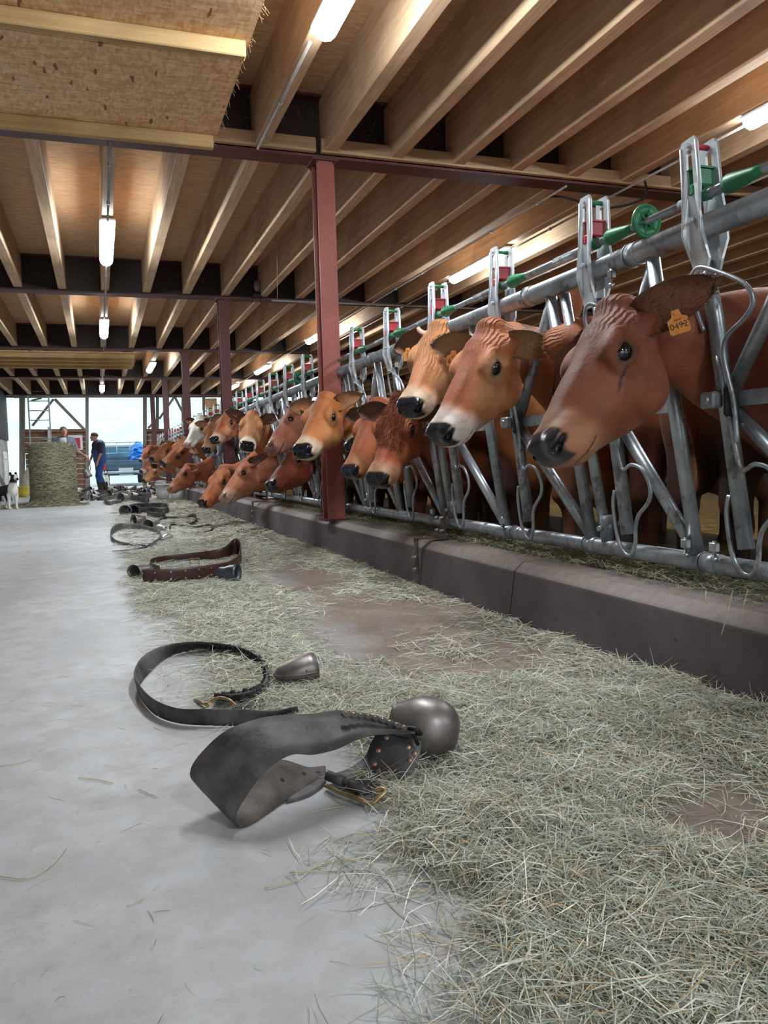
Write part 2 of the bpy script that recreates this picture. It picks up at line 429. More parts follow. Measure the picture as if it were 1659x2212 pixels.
# ------------------------------------------------------------------ outside: ground, far slope, truck
b = MB(); b.add([(-60, YE+.3, -.02), (60, YE+.3, -.02), (60, 140, -.02), (-60, 140, -.02)], [(0, 1, 2, 3)])
M['yard'] = pmat('yard', '9aa3a2', 'b3bab8', .6, .8)
tag(b.build('ground_yard', M['yard']), kind='structure')
b = MB(); n = 24; V = []; F = []
for i in range(n+1):
    for j in range(8):
        x = -60+120*i/n; V.append((x, 90+j*9, -.1+(j*j*.30+2.0*math.sin(x*.09+1)*j/7)))
for i in range(n):
    for j in range(7): F.append((i*8+j, (i+1)*8+j, (i+1)*8+j+1, i*8+j+1))
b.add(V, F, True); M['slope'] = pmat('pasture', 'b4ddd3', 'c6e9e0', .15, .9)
tag(b.build('ground_pasture_slope', M['slope']), kind='structure')
b = MB(); b.add([(-60, YN-.0, -.03), (-60, YN-50, -.03), (60, YN-50, -.03), (60, YN, -.03)], [(0, 1, 2, 3)])
tag(b.build('ground_forecourt', M['yard']), kind='structure')

# ------------------------------------------------------------------ red posts
post_l = ['nearest red steel column, rising between the cows in front of the feed barrier',
          'second red steel column from the camera, in line with the feed barrier',
          'third red steel column, thin behind the second one',
          'fourth red steel column, between the third column and the far door',
          'last red steel column, beside the bright doorway of the end wall']
for i, y in enumerate(BEAMS[1:]):
    e = empty('steel_post', (1.695, y, .24))
    tag(e, post_l[i], 'column')
    b = MB(); h = ZB-.02-.24
    b.box((0, -.07, h/2), (.135, .012, h)); b.box((0, .07, h/2), (.135, .012, h)); b.box((0, 0, h/2), (.010, .13, h))
    b.build('column_shaft', M['red_post'] if i == 0 else M['red_beam'], e)
    b = MB(); b.box((0, 0, .008), (.2, .2, .014)); b.build('base_plate', M['red_beam'], e)
    b = MB(); b.box((0, 0, h-.006), (.2, .2, .014))
    for sx in (-.07, .07):
        for sy in (-.085, .085): b.tube([(sx, sy, h-.03), (sx, sy, h-.012)], .011, 6)
    b.build('cap_plate', M['red_beam'], e)

# ------------------------------------------------------------------ strand board hatches
def hatch(label, x0, x1, y0, y1, z0, z1, battens, zoff=.03):
    """board between (y0,z0) and (y1,z1) with timber battens below it"""
    yc, zc = (y0+y1)/2, (z0+z1)/2; ang = math.atan2(z1-z0, y1-y0); L = math.hypot(y1-y0, z1-z0)
    e = empty('ceiling_hatch', ((x0+x1)/2, yc, zc)); e.rotation_euler = (ang, 0, 0); tag(e, label, 'hatch')
    n = max(1, round(L/1.25))
    for i in range(n):
        b = MB(); b.box((0, -L/2+L/n*(i+.5), 0), (x1-x0, L/n-.006, .018)); b.build('board', M['osb'], e)
    for yb in battens:
        b = MB(); b.box((0, 0, 0), (x1-x0-.03, .06, .085), bev=.006); b.build('batten', M['batten'], e, (-.01, yb-yc, -.052))
    # loose strands along the sawn edge
    b = MB()
    for _ in range(90):
        y = random.uniform(-L/2, L/2); d = Vector((random.uniform(.005, .03), random.uniform(-.03, .03), random.uniform(-.05, .0)))
        p = Vector((x1-(x0+x1)/2, y, 0)); b.tube([p, p+d*.5, p+d], .0012, 3, False)
    tag(b.build('frayed_strands', M['hay'] if False else M['batten'], e), kind='stuff')
    return e
hatch('strand board hatch with two pale battens hanging under the near ceiling, upper left', -2.55, .86, .9, 5.78, 2.93, 2.93, (4.35, 5.62, 2.8))
hatch('far sagging strand board hatch with several battens, beyond the second lamp', -2.5, .78, 16.48, 18.05, 2.92, 2.84, (16.6, 17.0, 17.4, 17.85))

# ------------------------------------------------------------------ lamps
M['lamp_cover'] = NT('lamp_cover').m
def emitm():
    t = NT('lit_tube'); t.t.nodes.remove(t.b); e = t.n('Emission', Color=(.88, .95, 1.0), Strength=LAMP_E)
    t.t.links.new(e.outputs[0], t.o.inputs[0]); return t.m
M['lit'] = emitm()
def lamp(x, y, L, label, z=ZB-.0):
    e = empty('ceiling_lamp', (x, y, z)); tag(e, label, 'lamp')
    b = MB(); b.box((0, 0, -.012), (.14, L, .024), bev=.006); b.build('housing', M['white_plastic'], e)
    b = MB(); n = 6; V = []; F = []
    for j, yy in enumerate((-L/2+.02, L/2-.02)):
        for k in range(n+1):
            a = math.pi*k/n; V.append((.066*math.cos(a), yy, -.026-.062*math.sin(a)))
    F = [(k, k+1, n+1+k+1, n+1+k) for k in range(n)]+[tuple(range(n+1))[::-1], tuple(range(n+1, 2*n+2))]
    b.add(V, F, False); b.build('lit_diffuser', M['lit'], e)
X1, X2, X3, X4 = .18, .18+.515*2, .18+.515*7, .18+.515*8
lamp(X1, 8.55, 1.5, 'long lit strip lamp on the joist left of the near column')
lamp(X1, 13.75, 1.5, 'lit strip lamp in the left row, second beyond the near beam')
lamp(X1, 24.0, 1.5, 'small far lit lamp above the doorway in the left row')
lamp(X2, 3.4, 1.5, 'nearest glaring strip lamp at the top edge of the photo')
lamp(X2, 18.9, 1.5, 'far lit lamp at the corner of the far hatch')
lamp(X4, 8.55, 1.5, 'long lit strip lamp on the right above the latch heads')
lamp(X4, 3.7, 1.5, 'lit strip lamp cut by the right edge of the photo')
lamp(X3, 13.9, 1.5, 'lit strip lamp just left of the near column')
lamp(X3, 19.1, 1.5, 'small lit lamp right of the second column')
lamp(X3, 23.6, 1.5, 'tiny far lit lamp beside the second column')
# conduits along the lamp joists
M['conduit'] = pmat('conduit', '8b8580', 'a59e98', 5, .5)
def conduit(label, P, r=.010):
    b = MB(); b.tube(P, r, 8)
    for i in range(len(P)-1):
        a, c = Vector(P[i]), Vector(P[i+1]); n = int((c-a).length/.9)
        for k in range(n): q = a.lerp(c, (k+.5)/n); d = (c-a).normalized(); b.tube([q-d*.012, q+d*.012], r*1.6, 8)
    tag(b.build('conduit_pipe', M['conduit']), label, 'pipe')
lamp(X2, -1.8, 1.5, 'unseen strip lamp behind the camera, added in line with the second row')  # unseen, added at the row spacing to brighten the near end
lamp(X4, -1.6, 1.5, 'unseen strip lamp behind the camera, added in line with the right row')  # unseen as well, added to light the near feed barrier
conduit('thin grey conduit on the joist of the left lamp row', [(X1, 5.9, ZB-.03), (X1, 24, ZB-.03)])
conduit('thin pale conduit leading to the nearest lamp at the top', [(X2-.03, 4.3, ZB-.012), (X2-.03, 5.82, ZB-.012)])
conduit('grey conduit on the joist of the middle right lamp row', [(X3, 5.9, ZB-.03), (X3, 24, ZB-.03)])
conduit('grey conduit passing the long right lamp', [(X4+.02, .9, ZB-.03), (X4+.02, 16, ZB-.03)])
conduit('horizontal grey conduit under the second beam', [(2.35, 11.03, ZB-.03), (7.5, 11.03, ZB-.03)], .014)
conduit('horizontal grey conduit further right along a joist', [(X4+.515*2, .9, ZB-.01), (X4+.515*2, 11, ZB-.01)])
c = catmull([(4.42, 5.7, ZB+.0), (4.5, 5.82, ZB-.10), (4.2, 5.95, ZB-.16), (3.9, 6.1, ZB-.05), (3.8, 6.2, ZB-.02)], 6)
b = MB(); b.tube(c, .010, 7); tag(b.build('loose_cable', M['rubber']), 'dark loose cable looped under the near beam at the right', 'cable')
# little siren on the second beam
e = empty('motion_sensor', (*pt(556, 628, 'y', 11.0)[:2], 2.99)); tag(e, 'small dark device clamped under the second beam left of the near column', 'sensor')
b = MB(); b.ball((0, 0, .12), (.05, .05, .08)); b.build('housing', M['conduit'], e)
b = MB(); b.box((0, 0, 0), (.12, .08, .06), bev=.01); b.tube([(-.06, 0, -.03), (-.08, 0, -.1)], .012, 6); b.tube([(.04, 0, -.03), (.05, 0, -.12)], .012, 6); b.build('bracket', M['rubber'], e)
b = MB(); p0 = pt(593, 400, 'y', 9); p1 = pt(599, 645, 'y', 9)
b.tube([p0+(0, 0, 0), (p0+p1)/2+np.array([.01, 0, 0]), p1], .0025, 4)
tag(b.build('hanging_straw', M['batten']), 'single straw thread hanging from the ceiling left of the near column', 'straw')
# ------------------------------------------------------------------ implicit surfaces -> one continuous mesh
def surfnets(xs, ys, zs, Fv):
    nx, ny, nz = Fv.shape; S = Fv < 0
    cx_ = [S[i:nx-1+i, j:ny-1+j, k:nz-1+k] for i in (0, 1) for j in (0, 1) for k in (0, 1)]
    anyc = np.zeros_like(cx_[0]); allc = np.ones_like(cx_[0])
    for c in cx_: anyc |= c; allc &= c
    act = anyc & ~allc; I, J, K = np.nonzero(act); n = len(I)
    idx = np.full(act.shape, -1, np.int64); idx[I, J, K] = np.arange(n)
    acc = np.zeros((n, 3)); cnt = np.zeros(n); G = (xs, ys, zs)
    for ax in range(3):
        for a in (0, 1):
            for b in (0, 1):
                o0 = [0, 0, 0]; oth = [q for q in range(3) if q != ax]; o0[oth[0]] = a; o0[oth[1]] = b
                o1 = list(o0); o1[ax] = 1
                i0 = (I+o0[0], J+o0[1], K+o0[2]); i1 = (I+o1[0], J+o1[1], K+o1[2])
                f0 = Fv[i0]; f1 = Fv[i1]; m = (f0 < 0) != (f1 < 0); t = np.where(m, f0/(f0-f1+1e-30), 0)
                for q in range(3):
                    c0 = G[q][i0[q]]; c1 = G[q][i1[q]]; acc[:, q] += np.where(m, c0+(c1-c0)*t, 0)
                cnt += m
    V = acc/cnt[:, None]; Q = []
    for ax in range(3):
        o = [q for q in range(3) if q != ax]; sl0 = [slice(None)]*3; sl1 = [slice(None)]*3
        sl0[ax] = slice(0, -1); sl1[ax] = slice(1, None)
        s0 = S[tuple(sl0)]; s1 = S[tuple(sl1)]; ch = s0 != s1
        inner = [slice(None)]*3; inner[o[0]] = slice(1, -1); inner[o[1]] = slice(1, -1)
        m = np.zeros_like(ch); m[tuple(inner)] = ch[tuple(inner)]; P = np.nonzero(m)
        def cell(a, b):
            q = [P[0], P[1], P[2]]; q[o[0]] = q[o[0]]-a; q[o[1]] = q[o[1]]-b; return idx[q[0], q[1], q[2]]
        quad = np.stack([cell(1, 1), cell(0, 1), cell(0, 0), cell(1, 0)], 1); flip = ~s0[P]
        if ax == 1: flip = ~flip
        quad[flip] = quad[flip][:, ::-1]; Q.append(quad)
    return V, np.concatenate(Q)
def smin(a, b, k): h = np.clip(.5+.5*(b-a)/k, 0, 1); return b*(1-h)+a*h-k*h*(1-h)
def smax(a, b, k): return -smin(-a, -b, k)
def ell(x, y, z, c, r):
    dx, dy, dz = x-c[0], y-c[1], z-c[2]
    k0 = np.sqrt((dx/r[0])**2+(dy/r[1])**2+(dz/r[2])**2); k1 = np.sqrt((dx/r[0]**2)**2+(dy/r[1]**2)**2+(dz/r[2]**2)**2)+1e-9
    return k0*(k0-1)/k1
def rcone(x, y, z, a, b, ra, rb, sy=1.0):
    a = np.asarray(a, float); b = np.asarray(b, float); d = b-a
    px_, py_, pz_ = x-a[0], y-a[1], z-a[2]; t = np.clip((px_*d[0]+py_*d[1]+pz_*d[2])/d.dot(d), 0, 1)
    return np.sqrt((px_-t*d[0])**2+((py_-t*d[1])*sy)**2+(pz_-t*d[2])**2)-(ra+(rb-ra)*t)

# canonical cow: forward +x, up +z. Head frame: u down the face, v sideways, w out of the face
TH = math.radians(50); A0 = np.array([math.cos(TH), 0, -math.sin(TH)]); N0 = np.array([math.sin(TH), 0, math.cos(TH)])
JT = np.array([.66, 0, 1.12]); P0 = JT-.03*A0+.085*N0; B0 = np.array([0, 0, 1.0])
MD = A0+np.array([1, 0, 0]); MD /= np.linalg.norm(MD)
U = [-.02, .02, .07, .12, .17, .22, .28, .34, .40, .45]
HS = [.056, .096, .112, .114, .110, .098, .084, .074, .070, .068]
WT = [-.035, .004, .018, .016, .008, .000, -.004, -.006, -.010, -.022]
WB = [-.120, -.180, -.225, -.255, -.266, -.256, -.228, -.192, -.160, -.138]
def head_uvw(x, y, z):
    dx, dz = x-P0[0], z-P0[2]; return dx*A0[0]+dz*A0[2], np.abs(y), dx*N0[0]+dz*N0[2]
def headsdf(u, v, w):
    s = np.interp(u, U, HS); t = np.interp(u, U, WT); b = np.interp(u, U, WB); c = (t+b)/2; h = (t-b)/2
    q = (w-c)/h; sl = s*np.where(q > 0, 1-.16*np.clip(q, 0, 1)**2, 1-.36*np.clip(-q, 0, 1)**1.5)   # narrow jaw below
    k = (np.abs(v/sl)**2.5+np.abs(q)**2.5)**(1/2.5); d = (k-1)*np.minimum(sl, h)*.85
    d = smax(d, u-.44, .03); d = smax(d, -.035-u, .03)
    # muzzle, chin and lips
    d = smin(d, (((np.abs((u-.432)/.068)**3+np.abs(v/.074)**2.6+np.abs((w+.062)/.060)**2.6)**(1/2.8))-1)*.058, .024)
    d = smin(d, ell(u, v, w, (.455, .036, -.046), (.047, .036, .042)), .018)
    d = smin(d, ell(u, v, w, (.412, .0, -.122), (.056, .050, .028)), .016)
    d = smin(d, ell(u, v, w, (.395, .046, -.094), (.060, .030, .036)), .02)
    # poll with its tuft, forehead rims, cheeks, jaw muscle
    d = smin(d, ell(u, v, w, (-.018, 0, -.028), (.046, .062, .052)), .03)
    d = smin(d, ell(u, v, w, (.150, .084, -.022), (.055, .024, .024)), .02)
    d = smin(d, ell(u, v, w, (.165, .096, -.062), (.055, .020, .046)), .02)
    d = smin(d, ell(u, v, w, (.165, .066, -.185), (.080, .036, .070)), .03)
    d = smin(d, ell(u, v, w, (.245, .056, -.110), (.070, .024, .022)), .03)
    d = smin(d, ell(u, v, w, (.30, 0, -.008), (.10, .030, .014)), .03)
    d = smin(d, ell(u, v, w, (.030, .084, -.084), (.034, .034, .030)), .03)       # ear root
    d = smax(d, -ell(u, v, w, (.100, .120, -.055), (.03, .016, .03)), .02)
    # eye socket with lids
    e = np.sqrt((u-.166)**2+(v-.094)**2+(w+.052)**2)
    d = smin(d, np.maximum(e-.034, -(w+.05)-.012+.4*(u-.166)), .008)
    d = smin(d, ell(u, v, w, (.168, .110, -.078), (.030, .012, .008)), .008)
    d = smax(d, -(e-.0285), .003); d = smax(d, -ell(u, v, w, (.168, .126, -.052), (.031, .024, .0185)), .004)
    # nostrils: comma shaped holes opening sideways, mouth line
    d = smax(d, -ell(u, v, w, (.487, .046, -.038), (.018, .015, .014)), .006)
    d = smax(d, -ell(u, v, w, (.472, .064, -.030), (.022, .013, .008)), .006)
    d = smin(d, ell(u, v, w, (.470, .040, -.014), (.024, .020, .008)), .012)
    ml = np.abs(w+.112+.10*(u-.44))-.0016; d = smax(d, -np.maximum(ml, -(u-.398)), .006)
    return d
def cowsdf(x, y, z):
    u, v, w = head_uvw(x, y, z); H = headsdf(u, v, w); Y = np.abs(y)
    n = rcone(x, y, z, (.57, 0, 1.135), (.30, 0, 1.11), .098, .135, 1.25)
    n = smin(n, rcone(x, y, z, (.32, 0, 1.07), (-.14, 0, 1.0), .165, .27, 1.35), .08)
    n = smin(n, rcone(x, y, z, (.52, 0, 1.06), (.20, 0, .90), .070, .10, 1.7), .06)
    n = smin(n, rcone(x, y, z, (.42, 0, .96), (.02, 0, .60), .040, .10, 1.6), .07)      # dewlap
    d = smin(H, n, .045)
    b = rcone(x, y, z, (-.25, 0, .93), (-1.30, 0, .95), .345, .365, 1.12)
    b = smin(b, ell(x, y, z, (-.18, 0, 1.15), (.30, .12, .17)), .1)
    b = smin(b, ell(x, Y, z, (-.10, .17, .92), (.16, .13, .26)), .08)
    b = smin(b, ell(x, Y, z, (-1.42, .17, 1.0), (.25, .16, .30)), .08)
    d = smin(d, b, .10)
    for (hx, kx) in ((-.10, -.03), (-1.45, -1.36)):
        l = rcone(x, Y, z, (hx, .17, .80), (kx, .17, .48), .12, .062); fx = kx-.03 if hx > -1 else kx-.14
        l = smin(l, rcone(x, Y, z, (kx, .17, .48), (fx, .17, .36 if hx > -1 else .42), .062, .05), .03)
        l = smin(l, rcone(x, Y, z, (fx, .17, .40), (fx+.02, .17, .10), .045, .036), .03)
        l = smin(l, rcone(x, Y, z, (fx+.03, .17, .08), (fx+.06, .17, .03), .046, .052), .02)
        d = smin(d, l, .05)
    return smax(d, -z+.005, .01)
def axis(segs):
    out = []
    for a, b, h in segs: out += list(np.arange(a, b-h*.4, h))
    out.append(segs[-1][1]); return np.array(out)
def cow_base(h):
    H = 3.2*h if h < .009 else 2.4*h
    xs = axis([(-1.95, -.1, max(.035, H)), (-.1, .46, max(.016, h*1.8)), (.46, 1.12, h), (1.12, 1.16, .02)])
    ysp = axis([(0, .16, h), (.16, .50, max(.024, h*3))]); ys = np.concatenate([-ysp[:0:-1], ysp])
    zs = axis([(-.04, .60, max(.03, h*3)), (.60, .70, h*1.8), (.70, 1.26, h), (1.26, 1.50, max(.02, h*2))])
    X, Y, Z = np.meshgrid(xs, ys, zs, indexing='ij'); Fv = cowsdf(X.astype(np.float32), Y.astype(np.float32), Z.astype(np.float32))
    return surfnets(xs, ys, zs, Fv)
BASES = {}
def base_for(h):
    if h not in BASES: BASES[h] = cow_base(h)
    return BASES[h]
def sstep(a, b, x): t = np.clip((x-a)/(b-a), 0, 1); return t*t*(3-2*t)
def cow_paint(V, c):
    """coat colours plus painted pen shade in the resting pose; last channel = wet gloss of the nose"""
    x, y, z = V[:, 0], V[:, 1], V[:, 2]; u, v, w = head_uvw(x, y, z); n = len(V)
    coat = np.array(srgb(c['coat'])); dark = np.array(srgb(c.get('dark', '5a2c1c'))); light = np.array(srgb(c.get('light', 'd8a878')))
    muz = np.array(srgb(c.get('muzzle', 'd9c4b0'))); nose = np.array(srgb(c.get('nose', '25262c')))
    C = np.tile(coat, (n, 1))
    def lay(m, colr): nonlocal C; m = np.clip(m, 0, 1)[:, None]; C = C*(1-m)+np.asarray(colr)*m
    head = (x > .4) & (u > -.05)
    lay(.75*sstep(.40, -.15, x), dark); lay(.93*sstep(.12, .0, x)*sstep(.92, .66, z), (.012, .007, .006))                                   # body, lower neck and naturally dark legs blackened further: pen shade painted in
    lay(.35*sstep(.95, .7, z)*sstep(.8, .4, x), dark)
    lay(c.get('redface', .35)*sstep(.07, .02, v)*sstep(-.06, .0, w)*head*sstep(.45, .3, u), dark)
    lay(c.get('cheek', .35)*sstep(.16, .24, u)*sstep(.40, .28, u)*sstep(-.02, -.08, w)*head, light)
    lay(c.get('eyering', .5)*np.exp(-(((u-.168)/.045)**2+((v-.10)/.05)**2+((w+.055)/.040)**2))*head*1.3, light)
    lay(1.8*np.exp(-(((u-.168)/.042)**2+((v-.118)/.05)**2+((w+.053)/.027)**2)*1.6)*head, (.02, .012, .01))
    mz = sstep(.355+c.get('mzoff', 0), .425, u+.25*np.maximum(0, -w-.05))*head
    lay(mz*c.get('mz', .8), muz)
    if 'white' in c:
        lay(sstep(-.06, .0, u)*head*1.0*sstep(.30, .22, np.abs(x-.9)*0+.0*u+.2), np.array(srgb('e8e2da')))
        lay(np.exp(-(((u-.15)/.05)**2+((v-.10)/.04)**2+((w+.06)/.05)**2)*1.2)*1.4*head, coat)
    np_ = sstep(.440, .450, u-.2*np.maximum(0, v-.045))*sstep(-.089, -.081, w)*sstep(.070, .062, v)*head
    lay(np_, nose)
    hole = np.exp(-(((u-.484)/.015)**2+((v-.050)/.014)**2+((w+.034)/.011)**2)*1.3)*head
    lay(hole, (.006, .005, .005))
    lay(sstep(.006, .002, np.abs(w+.112+.10*(u-.44)))*sstep(.395, .41, u)*.8*head, (.06, .03, .025))
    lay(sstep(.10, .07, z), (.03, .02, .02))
    if 'patch' in c:
        for (pu, pv, pw, r) in c['patch']: lay(1.6*np.exp(-(((u-pu)**2+(v-pv)**2+(w-pw)**2)/r**2)*1.6)*head, (.02, .012, .01))
    if c.get('tear'):
        uu = (u-.185); lay(sstep(.006, .002, np.abs(w+.072+uu*.38))*sstep(.0, .01, uu)*sstep(.085, .07, uu)*(y*c['tear'] > 0)*head, (.05, .018, .012))
    return np.concatenate([C, np_[:, None]], 1)
def cowm():
    t = NT('cow_coat'); at = t.n('Attribute', _attribute_name='Col'); rest = t.coord(attr='rest')
    n1 = t.noise(rest, 9, 5, .6); c = t.mix(t.ramp(n1, .35, .7), at.outputs['Color'], t.mix(.72, at.outputs['Color'], (.0, .0, .0)), 'MIX')
    c = t.mix(.62, at.outputs['Color'], c)
    fur = t.noise(t.coord(attr='rest', scale=(26, 80, 40)), 3.0, 4, .6, .4)
    c = t.mix(t.math('MULTIPLY', t.ramp(fur, .35, .75), t.math('SUBTRACT', 1.0, at.outputs['Alpha'])), c, t.mix(.55, t.mix(1.0, c, (1.45, 1.4, 1.35), 'MULTIPLY'), c)); t.base(c)
    al = at.outputs['Alpha']; wr = t.n('TexWave', Vector=t.coord(attr='rest', scale=(1, 1, 1), rot=(0, .9, 0)), Scale=22, Distortion=7, Detail=3, _bands_direction='Y').outputs['Fac']
    poll = t.n('Attribute', _attribute_name='wrinkle').outputs['Fac']
    hgt = t.math('ADD', t.math('MULTIPLY', fur, .5), t.math('MULTIPLY', t.math('MULTIPLY', wr, poll), 1.3))
    t.bump(t.math('MULTIPLY', t.math('ADD', hgt, t.math('MULTIPLY', n1, 1.0)), t.math('SUBTRACT', 1.0, t.math('MULTIPLY', at.outputs['Alpha'], .7))), .60, .006)
    t.rough(t.math('SUBTRACT', .62, t.math('MULTIPLY', al, .44))); t.b.inputs['Specular IOR Level'].default_value = .42
    t.b.inputs['Sheen Weight'].default_value = .08; t.b.inputs['Sheen Roughness'].default_value = .4; t.b.inputs['Sheen Tint'].default_value = (1, .75, .6, 1)
    return t.m
M['cow'] = cowm()
def earm():
    t = NT('ear_fur'); at = t.n('Attribute', _attribute_name='Col'); fur = t.noise(t.coord('Object', (160, 18, 60)), 2.0, 5, .7, .5)
    t.base(t.mix(t.ramp(fur, .3, .7), at.outputs['Color'], t.mix(.35, at.outputs['Color'], (.42, .20, .11)))); t.rough(.75)
    t.bump(fur, .6, .004); return t.m
M['ear'] = earm()
def eyem():
    t = NT('cow_eye'); t.base((.006, .005, .006)); t.rough(.06); t.b.inputs['Coat Weight'].default_value = 1.0; t.b.inputs['Coat Roughness'].default_value = .03; return t.m
M['eye'] = eyem()
M['horn'] = pmat('horn_stub', 'b58a78', 'd3ad9c', 30, .5)
EYE = MB().ball((0, 0, 0), (.0292, .0292, .0292), 18, 12).mesh('eyeball', M['eye'])

def ear_mesh(coat, inner, fringe):
    """leaf shaped, cupped ear; root at origin, along +x, opening towards +z; with hair fringe"""
    nu, nv = 16, 11; V = []; C = []; F = []; co = np.array(srgb(coat)); inn = np.array(srgb(inner)); dk = np.array((.03, .018, .014))
    for side in (0, 1):
        for i in range(nu):
            t = 1-(1-i/(nu-1))**1.6; hw = .060*max(0, math.sin(math.pi*(.13+.87*t)**.85))**.55+.004
            for j in range(nv):
                s = -1+2*j/(nv-1); cup = .050*(1-t*.55)*(s*s)+.008*math.sin(t*9)*s; th = .0035*(1-s*s*.8)*(1 if side == 0 else -1)
                x = .205*t*(1-.10*s*s); bend = -.030*t*t
                V.append((x, hw*s*(.86 if abs(s) > .9 else 1), cup+bend+th-.018*(1-t)))
                e = max(abs(s)**7, t**12)
                c = (inn if side == 0 else co)*(1-e*.85)+dk*e*.85; C.append(c)
    o = nu*nv
    for i in range(nu-1):
        for j in range(nv-1):
            a = i*nv+j; F.append((a, a+nv, a+nv+1, a+1)); F.append((o+a, o+a+1, o+a+nv+1, o+a+nv))
    for i in range(nu-1):
        for j in (0, nv-1): a = i*nv+j; F.append((a, a+nv, o+a+nv, o+a))
    for j in range(nv-1): a = (nu-1)*nv+j; F.append((a, a+1, o+a+1, o+a)); F.append((j, j+1, o+j+1, o+j))
    for _ in range(fringe):                                            # hair tufts rooted on rim and inside
        if random.random() < .6: s = random.choice((-1, 1))*random.uniform(.8, 1); t = random.uniform(.05, .98)
        else: s = random.uniform(-.8, .8); t = random.uniform(.1, .8)
        i = min(nu-1, int(t*(nu-1))); j = min(nv-1, max(0, int(round((s+1)/2*(nv-1))))); p = Vector(V[i*nv+j])
        d = Vector((random.uniform(.5, 1.2), s*random.uniform(.0, .5), random.uniform(.0, .3))).normalized()*random.uniform(.008, .018)
        if abs(s) < .8: d = Vector((.7, random.uniform(-.4, .4), .45)).normalized()*random.uniform(.015, .035)
        q = Vector((-d.y, d.x, 0)).normalized()*.0006; b = len(V)
        V += [tuple(p-q), tuple(p+q), tuple(p+d*.6+Vector((0, 0, -.001))+q*.8), tuple(p+d)]; F += [(b, b+1, b+2), (b, b+2, b+3)]
        k = random.uniform(.5, 1.2); cc = (inn*.8 if abs(s) < .8 else C[i*nv+j]*1.0+co*.15)*k; C += [cc]*4
    me = bpy.data.meshes.new('ear'); me.from_pydata(V, [], F); me.materials.append(M['ear'])
    me.polygons.foreach_set('use_smooth', [True]*len(me.polygons)); setcol(me, C); return me
EARS = {}
def text_mesh(txt, size):
    cu = bpy.data.curves.new('digits', 'FONT'); cu.body = txt; cu.size = size; cu.align_x = 'CENTER'; cu.align_y = 'CENTER'; cu.resolution_u = 3
    o = bpy.data.objects.new('digits', cu); col.objects.link(o); dg = bpy.context.evaluated_depsgraph_get(); me = o.evaluated_get(dg).to_mesh()
    V = [tuple(v.co) for v in me.vertices]; F = [tuple(p.vertices) for p in me.polygons]; o.evaluated_get(dg).to_mesh_clear()
    bpy.data.objects.remove(o); bpy.data.curves.remove(cu); return V, F
TAGS = {}
def tag_mesh(txt):
    if txt in TAGS: return TAGS[txt]
    P = [(-.010, .030), (.010, .030), (.014, .012), (.028, .004), (.028, -.034), (.024, -.038), (-.024, -.038), (-.028, -.034), (-.028, .004), (-.014, .012)]
    b = MB(); b.prism(P, lambda p: (p[0], p[1], .0012), lambda p: (p[0], p[1], -.0012)); b.tube([(0, .02, -.006), (0, .02, .004)], .006, 8)
    if txt:
        b.cur = 1
        V, F = text_mesh(txt, .030 if len(txt) < 4 else .025); b.add([(v[0], v[1]-.016, .0018) for v in V], F)
        V, F = text_mesh('YRB67', .008); b.add([(v[0], v[1]+.001, .0018) for v in V], F)
    TAGS[txt] = b.mesh('ear_tag', M['orange_tag'], M['ink']); return TAGS[txt]

